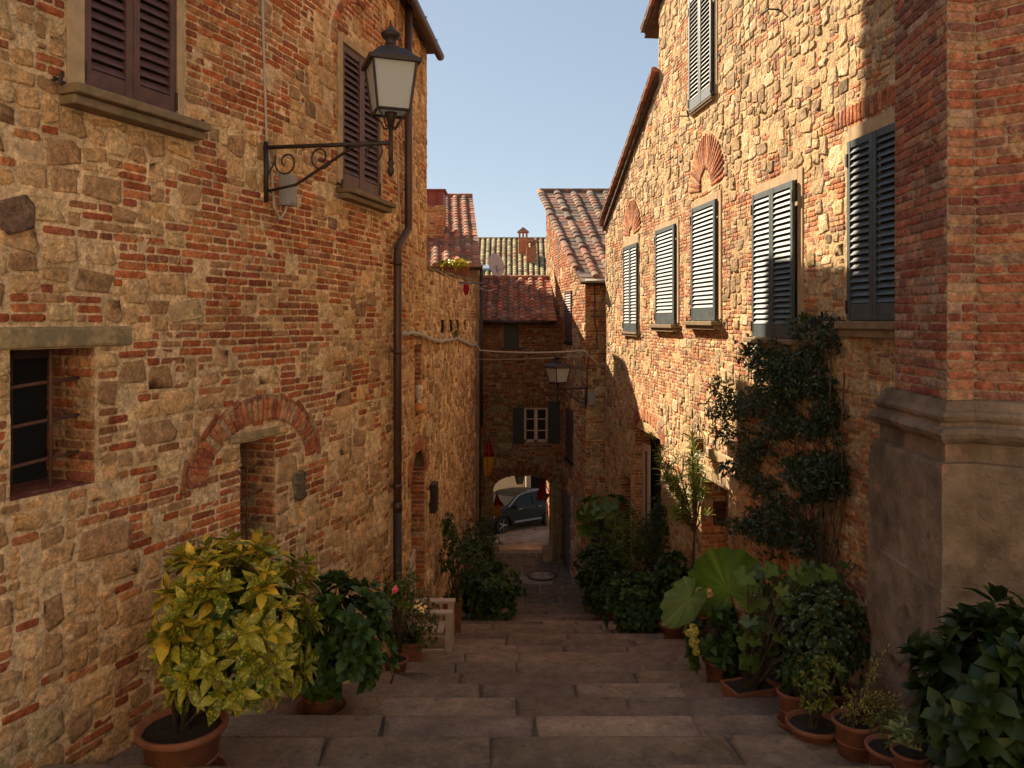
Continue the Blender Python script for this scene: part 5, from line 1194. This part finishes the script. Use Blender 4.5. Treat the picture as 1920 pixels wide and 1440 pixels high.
# 2 hydrangea
def hyd(label, D, px, R_, H, box, seed, size=.13, shoots=110, saucer=1, m='leaf', c0=HY0, c1=HY1, dy=None, kind='broad', nl=7, group=None, potk=0, inner=.5, gap=.15, lump=.25):
    t0=plant(label, D, px, group=group); g=gpos(px,D); z=pot(t0,g,R_,H,saucer) if not potk else planter(t0,g,R_*2,R_*2,H,.15,saucer)
    c,r=bb(D,*box,dy); P,o=bush(t0,c,r,shoots,nl,size,kind,c0,c1,seed,m,inner=inner,gap=gap,lump=lump)
    twigs(t0,(g.x,g.y,z),P,np.random.default_rng(seed),22,.008); return t0,P,g
hyd('dark green hydrangea without flowers in a terracotta pot beside the yellow laurel', 7.25, 603, .23, .33, (550,742,1078,1300), 21, .145, 170)
# 3 white flowering plant in a square planter and a pink one behind
t0=plant('white flowered shrub in a square terracotta planter before the bench', 10.3, 766); g=gpos(766,10.3); z=planter(t0,g,.36,.40,.34,.1,1)
c,r=bb(10.3,722,826,1105,1228,.3); P,o=bush(t0,c,r,170,7,.062,'ovate',(.03,.06,.015),(.07,.11,.03),31,'leaf',inner=.35,gap=.1); twigs(t0,(g.x,g.y,z),P,np.random.default_rng(3),24,.006)
def blooms(parent, P, rg, n, size, c0, c1, name='flower', npet=5, kind='round'):
    L=Leaves(); I=rg.choice(len(P), min(n,len(P)), replace=False); Q=np.asarray(P)[I]+rg.uniform(-.02,.02,(len(I),3))+np.array([0,-.05,.03])
    rosettes(L,rg,Q,np.tile([0,-.6,.8],(len(I),1))+rg.uniform(-.4,.4,(len(I),3)),npet,size,kind,c0,c1,1.0,(1.1,1.4),dark=.08); return L.build(name,M['petal'],parent)
Pf=[IP(793+random.uniform(-14,14),1138+random.uniform(-8,10),10.05) for _ in range(12)]; blooms(t0,Pf,np.random.default_rng(5),12,.028,(.75,.72,.68),(.85,.83,.8))
t0=plant('low green plant with a few pink blooms behind the hydrangea on the left', 9.4, 742); g=gpos(742,9.4); z=pot(t0,g,.15,.24)
c,r=bb(9.4,703,790,1062,1150,.28); P,o=bush(t0,c,r,110,7,.070,'ovate',(.04,.075,.015),(.09,.13,.03),33,'leaf',inner=.3,gap=.1); twigs(t0,(g.x,g.y,z),P,np.random.default_rng(3),20,.006)
blooms(t0,[IP(739,1109,9.1),IP(745,1104,9.1)],np.random.default_rng(5),3,.04,(.55,.12,.30),(.6,.2,.35),npet=9)
# 4 small tree in a tall square planter
t0=plant('slender small leaved tree in a tall square terracotta planter on the left', 13.6, 848); g=gpos(848,13.6); z=planter(t0,g,.32,.32,.58,.1)
c,r=bb(13.6,812,940,985,1085,.45); P,o=bush(t0,c,r,230,7,.085,'ovate',DK0,DK1,41,'leaf_gloss',inner=.3,gap=.25,lump=.4)
bush(t0,IP(842,990,13.6),(.16,.16,.25),50,6,.08,'ovate',DK0,DK1,43,'leaf_gloss',inner=.2,name='top_foliage')
mb=MB(); rg=np.random.default_rng(4)
for k in range(9):
    p=Vector(P[rg.integers(len(P))]); mb.tube([(g.x+rg.uniform(-.06,.06),g.y,z),(g.x+rg.uniform(-.12,.15),g.y,z+.35),(p.x,p.y,p.z)],[.016,.012,.006],5)
mb.build('trunk',M['bark'],t0,smooth=True)
bush(t0,(g.x,g.y,z+.06),(.20,.2,.12),60,6,.045,'round',(.05,.09,.02),(.09,.14,.03),44,name='ground_leaves',inner=.3)
# 5 big round bush
hyd('wide rounded dark green bush at the foot of the steps on the left', 16.2, 905, .26, .30, (852,982,1045,1168), 51, .13, 260, 0, inner=.45, dy=.7)
hyd('dark shrub against the end of the left rubble wall', 18.4, 897, .2, .35, (868,936,968,1075), 52, .10, 170, 0, c0=DK0,c1=DK1, kind='ovate', dy=.4)
# right side group at the foot
hyd('dark hydrangea in a dark red pot, nearest of the group by the right wall', 13.9, 1212, .27, .36, (1128,1275,1075,1180), 61, .15, 190, 0, dy=.6)
hyd('large leafed shrub nearest the lane in the group at the foot of the right wall', 17.6, 1122, .25, .35, (1076,1172,1012,1128), 62, .17, 170, 0, dy=.6, c0=(.025,.055,.03),c1=(.06,.10,.05))
hyd('dense light green small leaved shrub standing at the back of the right group', 16.4, 1180, .25, .4, (1120,1245,955,1085), 63, .085, 420, 0, dy=.6, c0=(.03,.065,.012),c1=(.07,.12,.025), kind='ovate')
hyd('narrow upright dark shrub by the white door frame', 15.2, 1238, .2, .4, (1205,1270,928,1085), 64, .07, 330, 0, dy=.35, c0=DK0,c1=DK1, kind='ovate')
hyd('glossy leaved shrub between the hydrangea and the pink flowers', 13.2, 1258, .2, .3, (1222,1300,1035,1120), 65, .13, 90, 0, dy=.3, c0=DK0,c1=(.03,.07,.03))
hyd('low shrub spilling over the paving at the edge of the right group', 16.0, 1140, .22, .3, (1092,1170,1070,1150), 66, .11, 170, 0, dy=.5, c0=DK0, c1=DK1)
def tropical(label, D, px, tips, seed, size, kind='lobed', c0=(.03,.07,.02), c1=(.07,.13,.03), potd=None, m='leaf', tilt=(0,-.3,.9), nsub=1, stemr=.009, potk='pot'):
    """upright stems, each carrying big leaves at the given photo points"""
    t0=plant(label, D, px); g=gpos(px,D); R_,H=potd or (.18,.28); z=pot(t0,g,R_,H,0) if potk=='pot' else planter(t0,g,R_*2,R_*1.3,H,.3,0)
    rg=np.random.default_rng(seed); L=Leaves(); mb=MB()
    for (x,y) in tips:
        p=IP(x,y,D+rg.uniform(-.35,.3)); b=Vector((g.x+rg.uniform(-.06,.06),g.y+rg.uniform(-.06,.06),z))
        mb.tube([b,b.lerp(p,.5)+Vector((0,0,.10*(p-b).length)),p],[stemr*1.3,stemr,stemr*.6],5)
        for q in range(nsub):
            d=np.array([p.x-b.x,p.y-b.y,0])+rg.uniform(-.4,.4,3); d[2]=-.25; pp=np.array(p)+rg.uniform(-.06,.06,3)*(q>0)
            L.add([pp],[d],[np.array(tilt)+rg.uniform(-.35,.35,3)],np.array([size*rg.uniform(.75,1.2)]),gl(rg,1,c0,c1),kind)
    mb.build('stems',M['bark'],t0,smooth=True); L.build('foliage',M[m],t0); return t0,g,z
rt=random.Random(9)
tips=lambda x0,x1,y0,y1,n: [(rt.uniform(x0,x1),rt.uniform(y0,y1)) for _ in range(n)]
tropical('tall stemmed plant with hand shaped leaves near the lane on the right', 18.3, 1128, tips(1095,1165,925,1000,22), 71, .34)
t1,g1,z1=tropical('young palm like plant with one long drooping pale leaf beside the brick corner', 19.0, 1112, [(1113,925),(1120,928),(1108,935)], 72, .75, 'lance', (.10,.16,.04),(.16,.20,.06), tilt=(0,-1,.1))
# pink flowers
t0=plant('pink flowered plant in a red clay pot left of the giant leaf', 12.6, 1262); g=gpos(1262,12.6); z=pot(t0,g,.19,.32)
c,r=bb(12.6,1242,1300,1092,1130,.25); c.z=z+.12; P,o=bush(t0,c,r,80,7,.06,'round',(.05,.06,.02),(.12,.08,.05),75,inner=.3)
blooms(t0,list(P[:26]),np.random.default_rng(6),26,.035,(.40,.10,.10),(.55,.25,.22),npet=8)
# giant elephant ear
def bigleaf(parent, c, L_, W_, ang, face, seed, col=(.13,.24,.035), col2=(.05,.12,.012), cup=.10, name='giant_leaf', org=.50):
    """heart shaped blade: ang = direction of the tip in the blade plane, face = blade normal"""
    n=Vector(face).normalized(); ux=Vector((0,0,1)).cross(n)
    ux = ux.normalized() if ux.length>.01 else Vector((1,0,0)); uy=n.cross(ux)
    tip=ux*math.cos(ang)+uy*math.sin(ang); sd=n.cross(tip); V=[]; C=[]; na=44; nr=9; c=Vector(c)
    for j in range(nr+1):
        for k in range(na+1):
            a=-math.pi+2*math.pi*k/na; aa=abs(a)/math.pi
            rr=(1-org*aa**1.2+.13*math.sin(aa*math.pi)*1.6); 
            if aa>.86: rr*=1-.80*((aa-.86)/.14)**1.5
            if aa<.10: rr*=1+.10*(1-aa/.10)
            t=j/nr; vein=math.cos(a*15+1.2*t*(1 if a>0 else -1)); rr*=1+.035*vein*t; h=cup*t*t*(1-.5*math.cos(a*2))*W_ + .020*vein*t + .02*t*math.sin(a*7+seed)
            V.append(c+tip*(math.cos(a)*rr*t*L_*.62)+sd*(math.sin(a)*rr*t*W_*.66)+n*h)
            v_=max(0,vein)**3; m_=1 if min(abs(a),abs(abs(a)-math.pi))<.08 else v_
            C.append(tuple(np.array(col2)*(1-.6*m_)+np.array(col)*(.6*m_)+np.array(col)*.35*(1-t)))
    Fs=[(j*(na+1)+k,j*(na+1)+k+1,(j+1)*(na+1)+k+1,(j+1)*(na+1)+k) for j in range(nr) for k in range(na)]
    return obj(name,V,Fs,M['bigleaf'],parent,np.array(C),smooth=True)
M['bigleaf']=mat('giant_leaf', (1,1,1), .4, attr=True, var=.12, vscale=5, bump=.15, bscale=20, trans=.5, spec=.3)
D=8.9; t0=plant('elephant ear plant with one giant upright green leaf and one pale drooping leaf', D, 1392, name='elephant_ear_plant'); g=gpos(1392,D); z=pot(t0,g,.22,.32)
bigleaf(t0, IP(1366,1108,8.75), .72, .72, math.pi/2+.42, (-.10,-.95,.30), 1, (.34,.46,.06),(.075,.17,.012), org=.74)
bigleaf(t0, IP(1292,1122,8.5), .60, .34, -math.pi/2-.55, (-.55,-.6,.45), 2, (.34,.42,.15),(.16,.25,.07), org=.6)
bigleaf(t0, IP(1500,1095,8.9), .34, .34, -.4, (.1,-.5,.8), 4, (.09,.17,.03),(.04,.09,.012))
mb=MB(); 
for (x,y,dd,b_) in ((1367,1110,8.78,0),(1296,1128,8.52,-.02),(1495,1100,8.9,.03)):
    p=IP(x,y,dd); mb.tube([(g.x+b_,g.y,z),Vector((g.x+b_,g.y,z)).lerp(p,.55)+Vector((-.02,0,.12)),p],[.028,.020,.010],8)
mb.build('stems',mat('pale_stem',(.12,.17,.05),.5,var=.1,bump=0),t0,smooth=True)
# hydrangea with pale green blooms
t0,P,g=hyd('hydrangea with pale green flower heads leaning over the steps on the right', 8.7, 1352, .20, .32, (1283,1400,1130,1262), 81, .13, 90, 0, dy=.35)
def head(parent,c,r,seed,c0=(.30,.36,.12),c1=(.45,.48,.24)):
    rg=np.random.default_rng(seed); d=unit(rg.normal(size=(60,3))); L=Leaves(); rosettes(L,rg,np.array(c)+d*r,d,4,r*.42,'round',c0,c1,1.0,(1.25,1.45),dark=.15); L.build('flower_head',M['petal'],parent)
for (x,y,dd,r_,q) in ((1297,1182,8.3,.070,0),(1302,1205,8.3,.055,0),(1312,1110,8.6,.05,0),(1329,1112,8.7,.05,1),(1306,1222,8.35,.04,0)):
    head(t0, IP(x,y,dd), r_, int(x), *(((.5,.42,.36),(.6,.52,.45)) if q else ()))
# long planter with hand shaped leaves
tropical('bushy plant with dark hand shaped leaves in a long terracotta trough on the right', 7.7, 1405, tips(1400,1560,1060,1235,95), 91, .15, potd=(.23,.27), potk='box')
tropical('leafy plant with hand shaped leaves behind the trough on the right', 8.3, 1470, tips(1420,1610,1045,1200,70), 92, .14, c0=(.02,.05,.015), c1=(.05,.10,.03))
hyd('dark glossy small leaved shrub against the stone plinth', 7.1, 1560, .2, .3, (1470,1628,1095,1290), 93, .055, 520, 0, dy=.32, kind='round', c0=(.02,.04,.02), c1=(.045,.08,.045), m='leaf_gloss', inner=.3)
# small pots at the lower right
t0,P,g=hyd('round terracotta pot with saucer and a sparse yellow green leaved plant, lower right', 6.0, 1526, .205, .30, (1488,1590,1215,1335), 95, .065, 60, 1, dy=.22, kind='ovate', c0=(.03,.06,.015), c1=(.12,.14,.03), inner=.3, gap=.3, lump=.4)
hyd('small terracotta pot mostly hidden behind the round pot with a saucer', 6.55, 1487, .13, .28, (1462,1530,1230,1300), 96, .07, 45, 1, dy=.15, c0=DK0, c1=DK1)
t0=plant('terracotta pot of yellowish rosemary like sprigs, lower right', 5.7, 1604); g=gpos(1604,5.7); z=pot(t0,g,.165,.27)
rg=np.random.default_rng(8); L=Leaves(); mb=MB(); b=Vector((g.x,g.y,z))
for k in range(75):
    big_=k<7; p=IP(rg.uniform(1640,1672) if big_ else rg.uniform(1575,1705), rg.uniform(1205,1260) if big_ else rg.uniform(1290,1375), 5.7+rg.uniform(-.2,.15)); q=b.lerp(p,.5)+Vector((0,0,.05))
    mb.tube([b,q,p],[.005,.004,.002],4); n=24 if big_ else 16
    for i in range(n):
        t=.35+.65*i/n; o_=(b.lerp(q,min(1,t*2)) if t<.5 else q.lerp(p,t*2-1)); ax=(p-b).normalized(); d=np.array(ax)*.5+unit(rg.normal(size=3)); L.add([o_],[d],[np.array([0,0,1.])+rg.normal(size=3)*.2],np.array([.038]),gl(rg,1,(.12,.13,.035),(.26,.25,.08)),'lance',1.4)
mb.build('stems',M['bark'],t0); L.build('foliage',M['leaf'],t0)
t0=plant('terracotta pot with thin purple flowered stems in the lower right corner', 5.35, 1672); g=gpos(1672,5.35); z=pot(t0,g,.17,.26)
c,r=bb(5.3,1640,1740,1330,1410,.18); P,o=bush(t0,c,r,60,6,.05,'lance',(.03,.06,.02),(.07,.10,.03),98,inner=.2,wid=1.6); twigs(t0,(g.x,g.y,z),P,rg,14,.004)
blooms(t0,list(P[:10]),np.random.default_rng(7),10,.02,(.25,.12,.28),(.3,.18,.3))
t0=plant('grey green fleshy leaved succulent in a small pot at the bottom right', 5.0, 1708); g=gpos(1708,5.0); z=pot(t0,g,.12,.20)
rg=np.random.default_rng(3); L=Leaves(); rosettes(L,rg,np.array([[g.x+a*.07,g.y+b_*.07,z+.10+.05*((a+b_)%2)] for a in (-1,0,1) for b_ in (-1,0,1)]),np.tile([0,-.1,1.],(9,1)),10,.10,'ovate',(.10,.16,.10),(.20,.27,.17),1.0,(.4,1.3)); L.build('foliage',M['leaf'],t0)
# big hydrangea lower right corner
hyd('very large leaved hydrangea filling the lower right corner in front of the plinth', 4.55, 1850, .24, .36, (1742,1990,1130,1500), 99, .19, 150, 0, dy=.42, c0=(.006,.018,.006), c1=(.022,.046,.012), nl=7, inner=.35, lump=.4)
# oleander
t0=plant('tall oleander with long narrow leaves, its top in the sun beside the iron lantern', 12.7, 1296, name='oleander'); g=gpos(1296,12.7); z=pot(t0,g,.22,.36)
rg=np.random.default_rng(12); mb=MB(); L=Leaves(); P=[]
for k in range(46):
    x,y=(rg.uniform(1225,1318),rg.uniform(818,905)) if k<26 else (rg.uniform(1262,1335),rg.uniform(885,975))
    if k<26: x=1216+(y-818)*.30+rg.uniform(0,86)
    p=IP(x,y,12.5+rg.uniform(-.3,.25)); b=Vector((g.x+rg.uniform(-.04,.04),g.y,z)); mid=IP(1302,1000,12.6)
    mb.tube([b,mid,mid.lerp(p,.55)+Vector((0,0,.06)),p],[.018,.014,.008,.004],5); P.append(tuple(p)); P.append(tuple(mid.lerp(p,.8)))
P=np.array(P); A=np.tile([-.25,-.1,1.],(len(P),1))+rg.normal(size=(len(P),3))*.35; rosettes(L,rg,P,A,11,.21,'lance',(.06,.11,.03),(.15,.21,.06),.9,(.4,1.35)); L.build('foliage',M['leaf'],t0); mb.build('stems',M['bark'],t0,smooth=True)
# climber on the right wall
def climber():
    s0=rs(1530); t0=thing('climbing_vine','dark glossy climbing vine spreading over the right wall under the green shutters','climber',RW.at(s0,gz(8.5),.1))
    rg=np.random.default_rng(77); pts=[(1530,592),(1575,590),(1590,640),(1560,700),(1590,760),(1600,830),(1585,930),(1570,1040),(1480,1050),(1430,1030),(1415,960),(1395,900),(1375,905),(1395,860),(1420,820),(1440,790),(1425,745),(1440,690),(1470,650),(1490,610)]
    px=np.array([p[0] for p in pts]); py=np.array([p[1] for p in pts]); P=[]; D_=[]
    xs=rg.uniform(1365,1605,9000); ys=rg.uniform(585,1055,9000)
    inside=np.zeros(9000,bool); j=len(px)-1
    for i in range(len(px)):
        cnd=((py[i]>ys)!=(py[j]>ys))&(xs<(px[j]-px[i])*(ys-py[i])/(py[j]-py[i]+1e-9)+px[i]); inside^=cnd; j=i
    nz_=fbm(xs/38,ys/38,5); keep=(inside&(nz_>.40)&(rg.random(9000)<.8))|((nz_>.62)&(np.abs(xs-(1480+.15*(ys-800)))<115)&(ys<1000)&(ys>640))
    xs,ys=xs[keep],ys[keep]; n=len(xs); L=Leaves(); grid=np.linspace(0,RW.L,3000); gx,gy=RW.xy(grid); gp=gx/gy*F+960
    order=np.argsort(gp); S=np.interp(xs,gp[order],grid[order]); X,Y=RW.xy(S); Z=(600-ys)/F*Y; off=rg.uniform(.03,.34,n)*(.35+nz_[keep]); X,Y=RW.xy(S,off)
    P=np.stack([X,Y,Z],1); A=np.tile([-.8,-.35,.25],(n,1))+rg.normal(size=(n,3))*.5
    rosettes(L,rg,P,A,4,.075,'ovate',(.010,.022,.012),(.022,.042,.022),.95,(.6,1.3)); L.build('foliage',M['leaf_gloss'],t0)
    mb=MB(); 
    for k in range(22):
        i=rg.integers(n); p=Vector(P[i]); b=RW.at(rs(1548)+rg.uniform(-.35,.35),gz(8.6),.12); q=RW.at(rs(1545)+rg.uniform(-.7,.6),-1.9+rg.uniform(-.4,.5),.08); mb.tube([b,q,q.lerp(p,.5)+Vector((0,0,.2)),p],[.009,.007,.005,.003],5)
    for pts_ in ([(1575,640),(1580,760),(1590,860),(1575,940),(1560,1000),(1572,1060)],[(1600,700),(1603,800),(1596,900),(1580,960),(1590,1040)],[(1568,900),(1572,950),(1560,985),(1566,1060)]):
        mb.tube([RW.at(rs(x),zt(x,y),.10+.05*(i%2)) for i,(x,y) in enumerate(pts_)],.010,5)
    mb.build('stems',M['bark'],t0,smooth=True)
climber()
# planter on the terrace wall
t0=thing('terrace_planter','terracotta box of yellow green plants on the end of the terrace parapet','planter',lp(868,527,-.2)); c=lp(868,527,-.16)
g=Vector((c.x,c.y,float(top_t(np.array(LW.px(868))))+.05)); planter(t0,g,.62,.26,.24,0)
P,o=bush(t0,(g.x-.05,g.y,g.z+.30),(.42,.2,.14),110,7,.07,'round',(.20,.24,.03),(.36,.38,.06),111,inner=.2)
# a tuft growing out of the putlog holes
t0=thing('wall_weed','small weed growing below the square holes in the terrace wall','plant',lp(846,626,.05)); c=lp(846,624,.08)
bush(t0,c,(.12,.10,.16),26,6,.07,'lance',(.04,.06,.01),(.10,.11,.03),112,inner=.1,wid=1.5)
